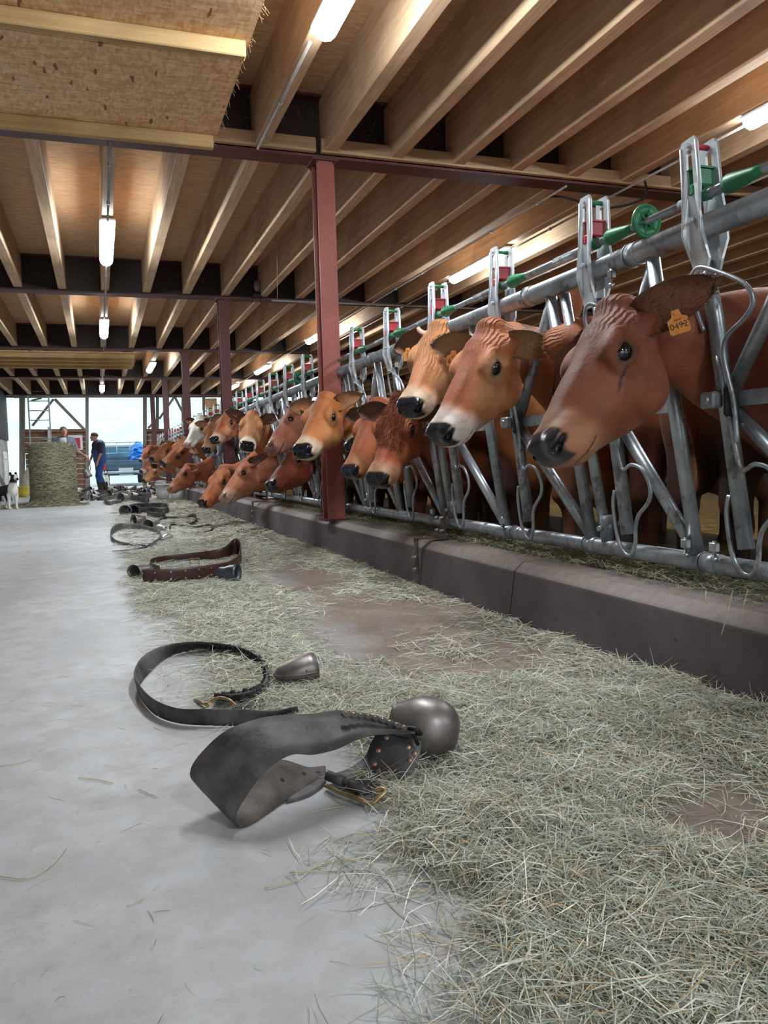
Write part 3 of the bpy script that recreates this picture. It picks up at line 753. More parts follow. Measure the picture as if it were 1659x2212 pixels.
def slerp_frames(Ra, Rb, t):
    qa, qb = Matrix(Ra.tolist()).to_quaternion(), Matrix(Rb.tolist()).to_quaternion()
    out = np.zeros((65, 3, 3))
    for i in range(65): out[i] = np.array(qa.slerp(qb, i/64).to_matrix())
    k = np.clip(t*64, 0, 64); i0 = np.minimum(k.astype(int), 63); f = (k-i0)[:, None, None]
    return out[i0]*(1-f)+out[i0+1]*f
def cow(label, poll, px, muz, size, slot, h=.012, view=45.0, c=None, ears=((0, 0), (0, 0)), tags=(None, None), horns=0, bx=2.50, bz=0.0, neckz=0.0, far=0, name='cow'):
    """poll at photo point `poll` in the plane x=px, nose tip on the sight line through `muz`, one head length away; body stands at y=slot"""
    c = dict(c or {}); c.setdefault('coat', 'a85f38')
    P = pt(*poll, 'x', px); r_ = RC @ np.array([(muz[0]-CXP)/FPX, -(muz[1]-CYP)/FPX, -1.]); r_ /= np.linalg.norm(r_)
    tm = (P-CAMP) @ r_; dd = np.linalg.norm(CAMP+r_*tm-P); hl = math.sqrt(max(0, (.505*size)**2-dd*dd)); Q = CAMP+r_*(tm+(hl if far else -hl)); dv = Q-P; L = np.linalg.norm(dv); sc = L/.505
    d = dv/L; tc = CAMP-P; tc[2] = 0; tc /= np.linalg.norm(tc); lf = np.array([tc[1], -tc[0], 0])
    if lf[0] > 0: lf = -lf
    t_ = tc*math.cos(math.radians(view))+lf*math.sin(math.radians(view)); n = t_-d*t_.dot(d); n /= np.linalg.norm(n)
    tilt = math.atan2(.05, .50); a = d*math.cos(tilt)+n*math.sin(tilt); n = n*math.cos(tilt)-d*math.sin(tilt)
    lat = np.cross(n, a)                                           # +y side of the head
    Rc = np.stack([A0, np.array([0, 1., 0]), N0], 1); Rp = np.stack([a, lat, n], 1); Rh = Rp @ Rc.T
    J = P+sc*(Rh @ (JT-P0))
    yaw = math.pi; Rb = np.array([[math.cos(yaw), -math.sin(yaw), 0], [math.sin(yaw), math.cos(yaw), 0], [0, 0, 1.]])
    bs = 1.0; Bp = np.array([bx, slot, 1.0*bs+bz+neckz*0])
    print('COW', label[:30], 'scale %.2f' % sc, 'P', P.round(2), 'Q', Q.round(2), 'J', J.round(2), 'neck %.2f' % np.linalg.norm(J-Bp))
    V, F = base_for(h); 
    ta = V[:, 0]-0.0; tb = -((V-JT) @ MD); t = np.clip(ta/(np.maximum(ta, 1e-6)+np.maximum(tb, 0)+1e-9), 0, 1); t = np.where(ta <= 0, 0, np.where(tb <= 0, 1, t))
    ts = t*t*(3-2*t)
    C0 = B0+(JT-B0)*t[:, None]; dist = np.linalg.norm(J-Bp)
    T0 = Rb @ np.array([1., 0, .0])*dist*.38; T1 = Rh @ np.array([.97, 0, .15])*dist*.38
    C1, C2 = Bp+T0, J-T1; tt = t[:, None]
    Ct = (1-tt)**3*Bp+3*(1-tt)**2*tt*C1+3*(1-tt)*tt*tt*C2+tt**3*J
    Rt = slerp_frames(Rb, Rh, ts); off = V-C0; scl = (bs+(sc-bs)*ts)[:, None]
    W = Ct+np.einsum('nij,nj->ni', Rt, off*scl)
    hm = t >= 1; W[hm] = J+((V[hm]-JT)*sc) @ Rh.T
    bm = t <= 0; W[bm] = Bp+((V[bm]-B0)*bs) @ Rb.T
    base = Vector((bx+.6, slot, bz)); e = empty(name, base); tag(e, label, 'cow')
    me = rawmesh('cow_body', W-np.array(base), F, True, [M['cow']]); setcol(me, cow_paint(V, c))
    at = me.attributes.new('rest', 'FLOAT_VECTOR', 'POINT'); at.data.foreach_set('vector', np.ascontiguousarray(V, np.float32).ravel())
    u, v, w = head_uvw(V[:, 0], V[:, 1], V[:, 2]); wr = c.get('wrinkle', .5)*sstep(.16, .02, u)*sstep(-.09, -.03, w)*(V[:, 0] > .5)
    if c.get('curly'): wr = c['curly']*sstep(.35, .1, u)*sstep(-.14, -.03, w)*(V[:, 0] > .5)
    at = me.attributes.new('wrinkle', 'FLOAT', 'POINT'); at.data.foreach_set('value', wr.astype(np.float32))
    mobj('body', me, e)
    Hm = Matrix([[*(Rp[0]*sc), 0], [*(Rp[1]*sc), 0], [*(Rp[2]*sc), 0], [0, 0, 0, 1]])
    def at_head(uu, vv, ww): return Vector(P+sc*(Rp @ np.array([uu, vv, ww])))-base
    for s in (-1, 1):
        o = mobj('eye', EYE, e); o.matrix_local = Matrix.Translation(at_head(.166, s*.0935, -.052)) @ Hm
    key = (c['coat'], c.get('inner', '8a5a40'), 260 if h < .009 else (70 if h < .013 else 16))
    if key not in EARS: EARS[key] = ear_mesh(*key)
    for i, s in enumerate((-1, 1)):
        if ears[i] is None: continue
        rise, fwd = [math.radians(q_) for q_ in ears[i][:2]]; tw = math.radians(ears[i][2]) if len(ears[i]) > 2 else 0
        # ear axis in head coordinates (u,v,w); rise lifts towards the poll, fwd turns it out of the face
        ax = Vector((-math.sin(rise), s*math.cos(rise)*math.cos(fwd), math.cos(rise)*math.sin(fwd)-.25)).normalized()
        op = Vector((.62, s*.12, .75)); op = (op-ax*op.dot(ax)).normalized(); op = Quaternion(ax, tw*s) @ op
        lt = op.cross(ax); R3 = Matrix([[ax.x, lt.x, op.x], [ax.y, lt.y, op.y], [ax.z, lt.z, op.z]])
        o = mobj('ear', EARS[key], e); es = c.get('ears', 1.0)
        o.matrix_local = Matrix.Translation(at_head(.028, s*.088, -.066)) @ Hm @ R3.to_4x4() @ Matrix.Scale(es, 4)
        if tags[i] is not None:
            g = mobj('ear_tag', tag_mesh(tags[i] or ''), o)
            # hangs upright from the lower middle of the ear, number to the front
            wR = (Hm @ R3.to_4x4()).to_3x3(); ayo = Vector((.085, (.028 if (wR @ Vector((0, 1, 0))).z < 0 else -.028), .016))
            loc = ayo; M3 = wR.normalized(); pos = loc
            campos = Vector(CAMP)-base; wpos = (o.matrix_local @ loc); fwdv = (campos-wpos); fwdv.z = 0; fwdv.normalize()
            fwdv = (fwdv+(M3 @ Vector((0, 0, 1)))*.5).normalized(); upv = Vector((0, 0, 1)); rt = upv.cross(fwdv).normalized(); upv = fwdv.cross(rt)
            Rw = Matrix([[rt.x, upv.x, fwdv.x], [rt.y, upv.y, fwdv.y], [rt.z, upv.z, fwdv.z]]); lean = Matrix.Rotation(math.radians(ears[i][3] if len(ears[i]) > 3 else -8*s), 3, 'Z')
            g.matrix_local = o.matrix_local.inverted() @ (Matrix.Translation(wpos+fwdv*.012) @ (Rw @ lean).to_4x4() @ Matrix.Translation((0, -.02, 0)) @ Matrix.Scale(1.0, 4))
    if horns:
        for s in (-1, 1):
            b = MB(); q_ = catmull([(0, 0, 0), (.0, s*.03, .004), (-.012, s*.055, .012), (-.03, s*.07*horns, .02)], 4); b.tube(q_, list(np.linspace(.019, .010, len(q_))), 10)
            o = b.build('horn_stub', M['horn'], e); o.matrix_local = Matrix.Translation(at_head(-.005, s*.055, -.045)) @ Hm
    if c.get('curls'):
        # curly hair on poll and brow, rooted on the skin
        sel = np.nonzero((u < .30) & (u > -.07) & (w > -.07+0*u) & (V[:, 0] > .5) & (np.abs(V[:, 1]) < .085))[0]; b = MB(); VV = []; FF = []; CC = []
        colr = np.array(srgb(c['coat']))
        for k in range(int(c['curls'])):
            i = sel[random.randrange(len(sel))]; p = Vector(W[i])-base; nn = Vector(n)*.8+Vector(lat)*random.uniform(-.8, .8)+Vector(a)*random.uniform(-.2, .8)
            nn.normalize(); l = random.uniform(.010, .026); sd = nn.cross(Vector(a)).normalized()*.0007; bend = Vector(lat)*random.uniform(-.012, .012)+Vector(a)*random.uniform(0, .012)
            p0 = p-nn*.002; p1 = p+nn*l*.6+bend*.3; p2 = p+nn*l*.8+bend; o_ = len(VV)
            VV += [tuple(p0-sd), tuple(p0+sd), tuple(p1+sd), tuple(p1-sd), tuple(p2)]; FF += [(o_, o_+1, o_+2, o_+3), (o_+3, o_+2, o_+4)]
            CC += [colr*random.uniform(.45, .95)]*5
        me = rawmesh('poll_hair', VV, FF, True, [M['ear']]); setcol(me, CC); tag(mobj('poll_hair', me, e), kind='stuff')
    return e

RED, GOLD, FAWN = 'a4562f', 'b46f3e', 'b06838'
# --- the near cows
cow('big red-brown cow at the right with a dark tear streak and an orange 0492 tag', (1308, 668), 1.47, (1182, 992), 1.08, 2.02, 0.0062, 48,
    dict(coat='80442a', dark='4c2416', light='955a38', muzzle='b08160', mz=.6, ears=1.12, eyering=.25, cheek=.25, nose='34343c', tear=1, wrinkle=1.0, redface=.35, inner='6b3c28'),
    ears=((-42, 12, 0), (22, 5, 20, 14)), tags=('', '0492'), horns=0)
cow('cow mostly hidden behind the big red-brown cow, only its curly dark-tipped poll and neck showing', (1188, 745), 1.74, (1285, 835), 1.0, 2.85, 0.012, 90,
    dict(coat='9a5630', dark='4a2618', wrinkle=.8, curls=500), ears=((0, 0), None), far=1)
cow('golden-brown cow with a broad white muzzle and pale ring round its eye', (1046, 708), 1.56, (950, 956), 1.08, 3.45, 0.0062, 44,
    dict(coat='b66c40', dark='85422b', light='d9ae80', muzzle='e2d5cb', mz=1.0, eyering=1.0, cheek=.35, nose='1f2229', wrinkle=1.3, redface=.65, mzoff=-.01, inner='9a7350'),
    ears=((-10, 40, 0, -6), (8, -20, 0)), tags=('616', None), horns=0)
cow('light brown cow with a pink horn stub and a tag ending in 75', (943, 706), 1.68, (884, 894), 1.08, 4.15, 0.008, 28,
    dict(coat='b97a4b', dark='8e552f', light='d7aa7e', muzzle='d9bea2', mz=.9, nose='1c1f28', wrinkle=1.0, redface=.2, inner='6d4a38', curly=1.1),
    ears=((2, 10, 0, 4), (0, 0)), tags=('75', None), horns=1)
cow('shaggy dark red cow with a curly forehead, head lowered below the horned cow', (860, 862), 1.6, (815, 1050), 1.05, 4.8, 0.008, 30,
    dict(coat='9b4f2d', dark='5a2a1c', light='ad6a42', muzzle='b98f70', mz=.8, eyering=.1, nose='20222a', curly=1.4, redface=.2, curls=5200, inner='40231a'),
    ears=((-4, 20, 0), (0, 0)), horns=0)
cow('red cow with a curved white horn tip, squeezed behind the shaggy dark red cow', (806, 872), 1.64, (757, 1030), 1.02, 5.45, 0.01, 42,
    dict(coat='a85a34', light='c98b5c', muzzle='b98560', mz=.6, nose='262932', wrinkle=.5, inner='3a211a'), ears=((0, 20), (0, 0)), horns=1)
cow('golden cow in front of the near column, one eye shut, with a pale tagged ear', (698, 856), 1.5, (652, 984), 1.08, 6.1, 0.008, 30,
    dict(coat='bd7640', dark='98522c', light='d39a62', muzzle='e0c9ac', mz=1.0, nose='1b1e27', wrinkle=.2, redface=.4, inner='a67a55', eyering=.2),
    ears=((6, 25, 0, 2), (4, 30, 0)), tags=('', None))
cow('reddish cow behind the golden cow by the column, one dark ear showing', (775, 872), 1.85, (760, 970), 0.95, 6.8, 0.014, 40, dict(coat='a9603a', inner='5a3324'), ears=((0, 20), (0, 0)))
cow('dusky red cow turning its head away, with a pale throat and orange tag', (622, 890), 1.62, (584, 975), 1.05, 8.15, 0.01, 62,
    dict(coat='a25c42', dark='6a3426', light='b97a5a', muzzle='b98a78', nose='8c6257', mz=.6, inner='8a5a40'), ears=((8, 20), (0, 10)), tags=('', None))
cow('dark red cow with lowered head and blue-black nose beneath the dusky cow', (640, 965), 1.62, (584, 1056), 1.02, 7.5, 0.01, 50,
    dict(coat='7e3c28', dark='4c2219', light='8e4a32', muzzle='7a4232', mz=.5, nose='23262f'), ears=((0, 0), (0, 0)))
cow('light brown cow facing the camera squarely with a white-ringed black nose', (547, 892), 1.52, (533, 970), 1.05, 9.0, 0.01, 2,
    dict(coat='b97847', dark='99592f', light='d2a374', muzzle='ecdccb', mz=1.1, nose='14151a', redface=.1, inner='4d2e22'), ears=((-2, 35, 0), (10, 35, 0)), tags=('', ''))
cow('grazing brown cow reaching down in front of the kerb with black nose tip', (478, 1010), 1.3, (436, 1094), 1.04, 9.9, 0.01, 48,
    dict(coat='b0673e', dark='7d4129', light='c07f52', muzzle='a8623f', nose='2a211f', mz=.3), ears=((0, 0), (-10, 0)))
cow('reddish cow bending down with pale grey muzzle beside the kerb', (524, 1000), 1.42, (482, 1082), 1.04, 8.7, 0.01, 62,
    dict(coat='ab6345', dark='7c4331', light='c0835f', muzzle='c09a88', nose='a98a80', mz=.9, inner='4d2e22'), ears=((0, 0), (30, 0)))
cow('brown cow with a pale nose bridge and dark ear left of the squarely facing cow', (490, 890), 1.6, (462, 956), 1.06, 10.7, 0.012, 36,
    dict(coat='ab6137', dark='7a3e24', light='dcae86', muzzle='cfae92', nose='22242c', mz=1.0, inner='5c2f20'), ears=((0, 20), (-6, 30)), tags=(None, ''))
cow('fawn cow with shiny black nose, between the white-faced cow and the pale-bridged cow', (460, 908), 1.56, (445, 978), 1.03, 11.9, 0.012, 22,
    dict(coat='bb7a48', light='d09a66', muzzle='c9a27c', nose='1d1f26'), ears=((0, 20), (0, 20)))
cow('white-faced cow with a brown eye patch and pink nose', (428, 902), 1.55, (404, 966), 1.08, 13.3, 0.012, 40,
    dict(coat='b5764c', white=1, muzzle='e0bfb2', nose='c99c90', mz=.6, inner='3c241e'), ears=((2, 20), (0, 20)), tags=('', None))
cow('dark-faced cow with a black cheek patch left of the white-faced cow', (398, 950), 1.42, (350, 1006), 1.1, 14.4, 0.012, 52,
    dict(coat='9e5c36', dark='4a281b', light='a9683f', muzzle='8c6248', nose='26272c', patch=[(.25, .07, -.08, .05)]), ears=((0, 0), (0, 0)))
cow('red cow grazing lowest under the dark-faced cow, beside the white buckets', (400, 1006), 1.3, (366, 1062), 1.06, 13.6, 0.012, 60,
    dict(coat='a55b3b', light='b9744e', muzzle='b07a5c', nose='a9705a'), ears=((0, 0), (0, 0)))
cow('brown cow with an amber tag, second left of the white-faced cow', (364, 955), 1.35, (326, 996), 1.08, 16.6, 0.014, 50,
    dict(coat='a55e36', muzzle='a87850', nose='2a2a2e'), ears=((0, 10), (0, 0)), tags=('', ''))
cow('small far cow with dark eyes beside the white buckets', (350, 970), 1.25, (332, 1010), 1.0, 17.6, 0.016, 25, dict(coat='b46f40', muzzle='c49a70', nose='2a2a2e'), ears=((0, 10), (0, 0)))
cow('far fawn cow with lowered face above the heap of collars', (336, 1002), 1.3, (310, 1042), 1.05, 20.4, 0.016, 50, dict(coat='b87c50', muzzle='b08458', nose='2a2a2e'), ears=((0, 10), (0, 0)))
cow('far red cow at the left end of the row beneath the tagged cow', (328, 986), 1.3, (304, 1022), 1.05, 21.8, 0.016, 50, dict(coat='9d5436', nose='3a3a3e'), ears=((0, 10), (0, 0)))
cow('farthest red cow, topmost at the left end of the row by the doorway', (320, 964), 1.35, (302, 998), 1.05, 23.6, 0.016, 50, dict(coat='a25632', nose='3a3a3e'), ears=((0, 10), (0, 0)), tags=('', None))
cow('cow cut by the right edge behind the latch bars, only ear and shoulder showing', (1775, 660), 2.02, (1860, 1000), 1.05, 1.42, 0.012, 100, dict(coat='9a4f30', dark='5a2a1c', inner='7a3e28'), ears=((10, 10), (0, 0)), bx=2.7)
# ------------------------------------------------------------------ self locking feed barrier
YB0, YB1 = -1.2, 26.3
def rx(z): return 1.84-.075*(z-.35)          # the barrier leans a little towards the alley
fb = empty('feed_barrier', (1.84, 0, .25)); tag(fb, 'long galvanised self-locking feed barrier standing on the kerb', 'barrier')
def fadd(b, name, mats, parent=fb): 
    o = b.build(name, mats, parent); par = parent
    off = Vector((0, 0, 0))
    while par is not None: off += par.location; par = par.parent
    o.location = -off; return o
ZT, ZL = 1.375, .335
b = MB(); b.tube([(rx(ZT), YB0, ZT), (rx(ZT), YB1, ZT)], .037, 20)
for y in (-.9, 1.25, 2.32, 3.02, 5.1, 7.0, 9.2, 11.3, 13.5, 16, 19, 22, 25):
    b.tube([(rx(ZT), y-.022, ZT), (rx(ZT), y+.022, ZT)], .0405, 20); b.tube([(rx(ZT), y+.026, ZT), (rx(ZT), y+.031, ZT)], .043, 20)
fadd(b, 'top_rail', M['galv'])
b = MB(); b.tube([(rx(ZL), YB0, ZL), (rx(ZL), YB1, ZL)], .030, 18)
for y in (2.05, 2.71, 3.31, 4.1, 5.3, 6.5, 8.8, 11, 13.2, 15.5, 18, 21):
    b.tube([(rx(ZL), y-.035, ZL), (rx(ZL), y+.03, ZL)], .0335, 18); b.tube([(rx(ZL), y+.034, ZL), (rx(ZL), y+.040, ZL)], .036, 18)
fadd(b, 'bottom_rail', M['galv'])
b = MB(); zc = 1.465; xc = 1.755; b.tube([(xc, YB0, zc), (xc, YB1, zc)], .012, 10)
for y in np.arange(-.6, 26, .73): b.tube([(xc, y+.22, zc), (xc, y+.50, zc)], .0165, 10)
fadd(b, 'control_rod', M['galv'])
LK = [-.18, .54, 1.26, 1.98, 2.55]+[2.55+.72*k for k in range(1, 33)]
def tubem(p0, p1, r, n=14): return MB().tube([p0, p1], r, n)
# one latch built once, its meshes shared: origin at the rail crossing
def latch_meshes():
    def plate(xo, side):
        # outline in (y,z), slotted window in the upper half, cranked foot below the rail
        out = [(-.018, .262), (-.024, .245), (-.026, .12), (-.027, .03), (-.029, -.05), (-.026, -.11), (-.018, -.14), (.018, -.14), (.024, -.10), (.024, -.02), (.026, .05), (.026, .12), (.024, .245), (.018, .262)]
        b = MB(); x0 = xo; 
        def fx(z): return -side*float(np.interp(z, [-.14, -.11, -.05, -.03, .03, .06, .3], [.024, .024, .046, .048, .048, .038, .036]))
        n = len(out); hole = [(-.006, .228), (-.008, .222), (-.009, .17), (-.009, .12), (-.009, .10), (-.008, .094), (-.005, .090), (.005, .090), (.008, .094), (.009, .10), (.009, .12), (.009, .17), (.008, .222), (.006, .228)]
        t = .0045
        KW = 1.45; out = [(y*KW, z) for y, z in out]; hole = [(y*KW, z) for y, z in hole]
        V = [(fx(z)-t, y, z) for y, z in out]+[(fx(z)+t, y, z) for y, z in out]+[(fx(z)-t, y, z) for y, z in hole]+[(fx(z)+t, y, z) for y, z in hole]
        F = [(i, (i+1) % n, n+(i+1) % n, n+i) for i in range(n)]+[(i, 2*n+i, 2*n+(i+1) % n, (i+1) % n) for i in range(n)]
        F += [(n+i, n+(i+1) % n, 3*n+(i+1) % n, 3*n+i) for i in range(n)]+[(2*n+i, 3*n+i, 3*n+(i+1) % n, 2*n+(i+1) % n) for i in range(n)]
        # close the area below the window
        F += [(2*n+i, 2*n+i+1, 2*n+(n-2-i), 2*n+(n-1-i)) for i in range(0)]
        b.add(V, F)
        # raised pressed rims
        for s in (-1, 1): b.tube([(fx(.24)-side*.004, s*.032, .245), (fx(.1)-side*.004, s*.036, .10), (fx(.05)-side*.004, s*.036, .05), (fx(0)-side*.004, s*.037, -.02), (fx(-.09)-side*.004, s*.032, -.09)], .0045, 6)
        b.tube([(fx(.24)-.012, 0, .243), (fx(.24)+.012, 0, .243)], .007, 8)
        b.tube([(fx(.0)-.008, 0, .015), (fx(0)+.008, 0, .015)], .008, 8)
        return b.mesh('latch_plate', M['galv_light'])
    M['galv_light'] = pmat('zinc_plate', 'a9b1b8', 'd3d8dc', 14, .36, .35, .06)
    r = MB().tube([(-.040, 0, .243), (.036, 0, .243)], .0085, 12)
    rg = r.mesh('roller', M['green_plastic']); rr = r.mesh('roller', M['red_plastic'])
    def boxm(m):
        b = MB(); b.box((0, 0, .145), (.060, .040, .052), bev=.004); b.box((0, 0, .172), (.070, .050, .006)); b.box((-.036, -.005, .105), (.02, .022, .036), bev=.006)
        b.box((0, .02, .108), (.03, .03, .03), bev=.005); return b.mesh('latch_box', m)
    c = MB(); cx = 0
    for s in (1,):
        b_ = c; b_.lathe([(.0, .03), (.026, .035), (.029, .05), (.024, .09), (.017, .14), (.013, .17), (.0, .172)], (0, 0, .09), (0, -1, 0), 14)
        b_.lathe([(.0, .03), (.020, .035), (.018, .06), (.012, .09), (.0, .092)], (0, 0, .09), (0, 1, 0), 12)
    return plate(-.040, 1), plate(.036, -1), rg, rr, boxm(M['red_plastic']), boxm(M['green_plastic']), c.mesh('sleeve_cone', M['green_plastic'])
LP = latch_meshes()
hook = MB(); q_ = catmull([(.045, 0, -.02), (.062, 0, -.05), (.06, .01, -.09), (.03, .012, -.12)], 5); hook.tube(q_, .006, 8); hook = hook.mesh('hook', LP[0].materials[0])
def rodpath(Lb, yb):
    """bent round rod around the locking bar; x,y,z; Lb(z) gives the y of the bar"""
    P = [(0, -.02, .98), (0, -.035, .74), (0, -.045, .64), (0, -.10, .655), (0, -.155, .64), (0, -.185, .585), (0, -.17, .53), (0, -.10, .475), (0, -.072, .43), (0, -.055, .37), (0, -.02, .325), (0, .022, .335), (0, .045, .385), (0, .042, .50), (0, .02, .56)]
    return catmull([(rx(z)-.035, Lb(z)+y, z) for x, y, z in P], 4)
def rodtop(Lb):
    P = [(0, -.05, .72), (0, -.06, .84), (0, -.05, .97), (0, -.075, 1.03), (0, -.15, 1.07), (0, -.19, 1.11), (0, -.17, 1.165), (0, -.06, 1.23), (0, .0, 1.25), (0, .035, 1.215), (0, .032, 1.13), (0, .015, 1.06)]
    return catmull([(rx(z)-.038, Lb(z)+y, z) for x, y, z in P], 4)
for k, L in enumerate(LK):
    tilt = .13
    Lb = lambda z, L=L: L+.02-(1.30-z)*tilt
    n_ = 14 if L < 9 else 8
    lb = empty('lock_bar', (rx(.85), Lb(.85), .85)); lb.parent = fb; lb.location = Vector((rx(.85), Lb(.85), .85))-fb.location
    fadd(MB().tube([(rx(1.27)-.0, Lb(1.27), 1.27), (rx(1.1), Lb(1.1), 1.1), (rx(.40)-.02, Lb(.40), .40)], [.020, .025, .025], n_), 'tube', M['galv'], lb)
    if L < 16:
        fadd(MB().tube(rodpath(Lb, 0), .0075, 8 if L < 9 else 5), 'bent_rod', M['galv'], lb)
        fadd(MB().tube(rodtop(Lb), .0075, 8 if L < 9 else 5), 'bent_rod', M['galv'], lb)
    b = MB(); z = .85; b.box((rx(z)-.03, Lb(z)+.02, z), (.07, .06, .05), bev=.006); b.tube([(rx(z)-.075, Lb(z)+.02, z), (rx(z)-.02, Lb(z)+.02, z)], .012, 10); fadd(b, 'pivot_clamp', M['galv'], lb)
    if L < 12:
        b = MB(); b.box((rx(z)-.02, Lb(z)-.035, z-.005), (.05, .04, .11), bev=.015); fadd(b, 'rubber_buffer', M['rubber'], lb)
    for j, me in enumerate((LP[0], LP[1], LP[3] if k == 3 else LP[2], LP[5] if k == 3 else LP[4], hook if L < 10 else None)):
        if me is None: continue
        o = mobj(me.name.split('.')[0], me, fb); o.location = Vector((rx(ZT)-.004, L+.01, ZT))-fb.location
        o.rotation_euler = (-.10 if k == 3 else 0, 0, 0)
    o = mobj('sleeve_cone', LP[6], fb); o.location = Vector((xc, L-.05, ZT))-fb.location
    # uprights and the K braces between this opening and the next
    nxt = LK[k+1] if k+1 < len(LK) else L+.72
    vt, vb = L+(.26 if k == 3 else .325), L+(.14 if k == 3 else .165)
    fadd(tubem((rx(1.34), vt, 1.34), (rx(.36), vb, .36), .024, n_), 'upright', M['galv'])
    pv = Lb(.85)+(nxt-L)
    for z0, y0 in ((.37, vb+.01), (1.33, vt+.0)):
        fadd(tubem((rx(z0)+.004, y0, z0), (rx(.85)+.004, pv-.01, .85+(.02 if z0 > 1 else -.02)), .0225, n_), 'diagonal_brace', M['galv'])
    b = MB(); b.box((rx(.85), (pv+vb+(vt-vb)*.5)/2, .85), (.012, abs(pv-(vb+vt)/2), .045)); fadd(b, 'flat_bar', M['galv'])
    if k % 2 == 0 and L < 14:
        b = MB(); y = vb-.13 if k > 2 else vb-.12
        b.tube([(rx(1.33), vt-.1, 1.33), (rx(.36), vb-.10, .36)], .021, n_); b.tube([(rx(.42), vb-.105, .46), (rx(.36), vb-.1, .37)], .026, n_)
        b.tube([(rx(.41)-.04, vb-.105, .41), (rx(.41)-.02, vb-.105, .41)], .011, 6); fadd(b, 'frame_upright', M['galv'])
for y, z in ((2.42, 1.325), (2.0, .395), (2.13, .395), (3.4, .39), (4.25, .39)):
    b = MB(); x = rx(z)-.035; b.box((x, y, z), (.02, .03, .03), bev=.003); b.tube([(x, y, z-.03), (x, y, z+.02)], .007, 6); b.tube([(x, y, z-.045), (x, y, z-.03)], .012, 6); fadd(b, 'clamp_bolt', M['bolt'])
# green position wheels on the control rod
for y in (2.255, 7.15):
    b = MB(); n = 20; R_ = .052
    for ring, dy in ((R_, 0), (R_*.98, .006)):
        b.tube([(xc+ring*math.cos(2*math.pi*i/n), y+dy, zc+ring*math.sin(2*math.pi*i/n)) for i in range(n)], .0055, 6, closed=True)
    for a in (0, 1, 2): 
        t = a*math.pi/3+.3; b.tube([(xc-R_*math.cos(t), y, zc-R_*math.sin(t)), (xc+R_*math.cos(t), y, zc+R_*math.sin(t))], .0055, 5)
    b.lathe([(.016, -.03), (.03, .0), (.052, .012), (.05, .016), (.02, .01), (.016, -.03)], (xc, y+.01, zc), (0, -1, 0), 20); fadd(b, 'position_wheel', M['green_plastic'])
# holding brackets bolted over the kerb
for i, y in enumerate((4.04, 9.0)):
    e = empty('kerb_bracket', (1.62, y, .25)); tag(e, ['flat steel bracket bolted down the kerb face below the second open bay', 'smaller far steel bracket hooked over the kerb under the grazing heads'][i], 'bracket')
    b = MB(); b.box((-.009, 0, -.085), (.008, .045, .20)); b.box((.08, 0, .012), (.19, .045, .007)); b.tube([(-.02, 0, .0), (.04, 0, .02)], .004, 5)
    b.box((.155, 0, .075), (.012, .05, .14)); b.box((.14, 0, .02), (.08, .07, .02)); b.build('angle_iron', M['rust'], e)
    b = MB()
    for z in (-.09, -.155): b.tube([(-.026, 0, z), (-.006, 0, z)], .010, 6); b.tube([(-.034, 0, z), (-.024, 0, z)], .006, 6)
    for z in (.05, .12): b.tube([(.12, -.03, z), (.145, -.03, z)], .009, 6); b.tube([(.12, .03, z), (.145, .03, z)], .009, 6)
    b.build('bolt', M['bolt'], e)
# ------------------------------------------------------------------ collars and bells
def ribbon(name, A, B, th, mats, parent, sub=5, taper=None):
    """leather band between the edge lines A and B (lists of points), thickness th"""
    A = catmull(A, sub); B = catmull(B, sub); n = len(A); m = 5; V = []; F = []; Nn = []
    T = np.gradient((A+B)/2, axis=0); W = B-A
    N = np.cross(T, W); N /= np.linalg.norm(N, axis=1)[:, None]+1e-9
    for i in range(1, n):
        if N[i] @ N[i-1] < 0: N[i] *= 1
    for side in (1, -1):
        for i in range(n):
            for j in range(m):
                t = j/(m-1); e = .55 if j in (0, m-1) else 1; V.append(A[i]*(1-t)+B[i]*t+N[i]*side*th/2*e)
    o = n*m; fm = []
    for i in range(n-1):
        for j in range(m-1):
            a = i*m+j; F.append((a, a+m, a+m+1, a+1)); fm.append(0); F.append((o+a, o+a+1, o+a+m+1, o+a+m)); fm.append(1)
        for j in (0, m-1): a = i*m+j; F.append((a, a+m, o+a+m, o+a) if j else (a, o+a, o+a+m, a+m)); fm.append(0)
    for i in (0, n-1):
        for j in range(m-1): a = i*m+j; F.append((a, a+1, o+a+1, o+a)); fm.append(0)
    base = parent.location; V = [(v[0]-base[0], v[1]-base[1], v[2]-base[2]) for v in V]
    return mobj(name, rawmesh(name, V, F, True, mats, fm), parent), A, B, N
def clampz(p, z=.003): p = np.array(p); p[2] = max(p[2], z); return p
def loc(b, name, mats, e):
    o = b.build(name, mats, e); o.location = -Vector(e.location); return o
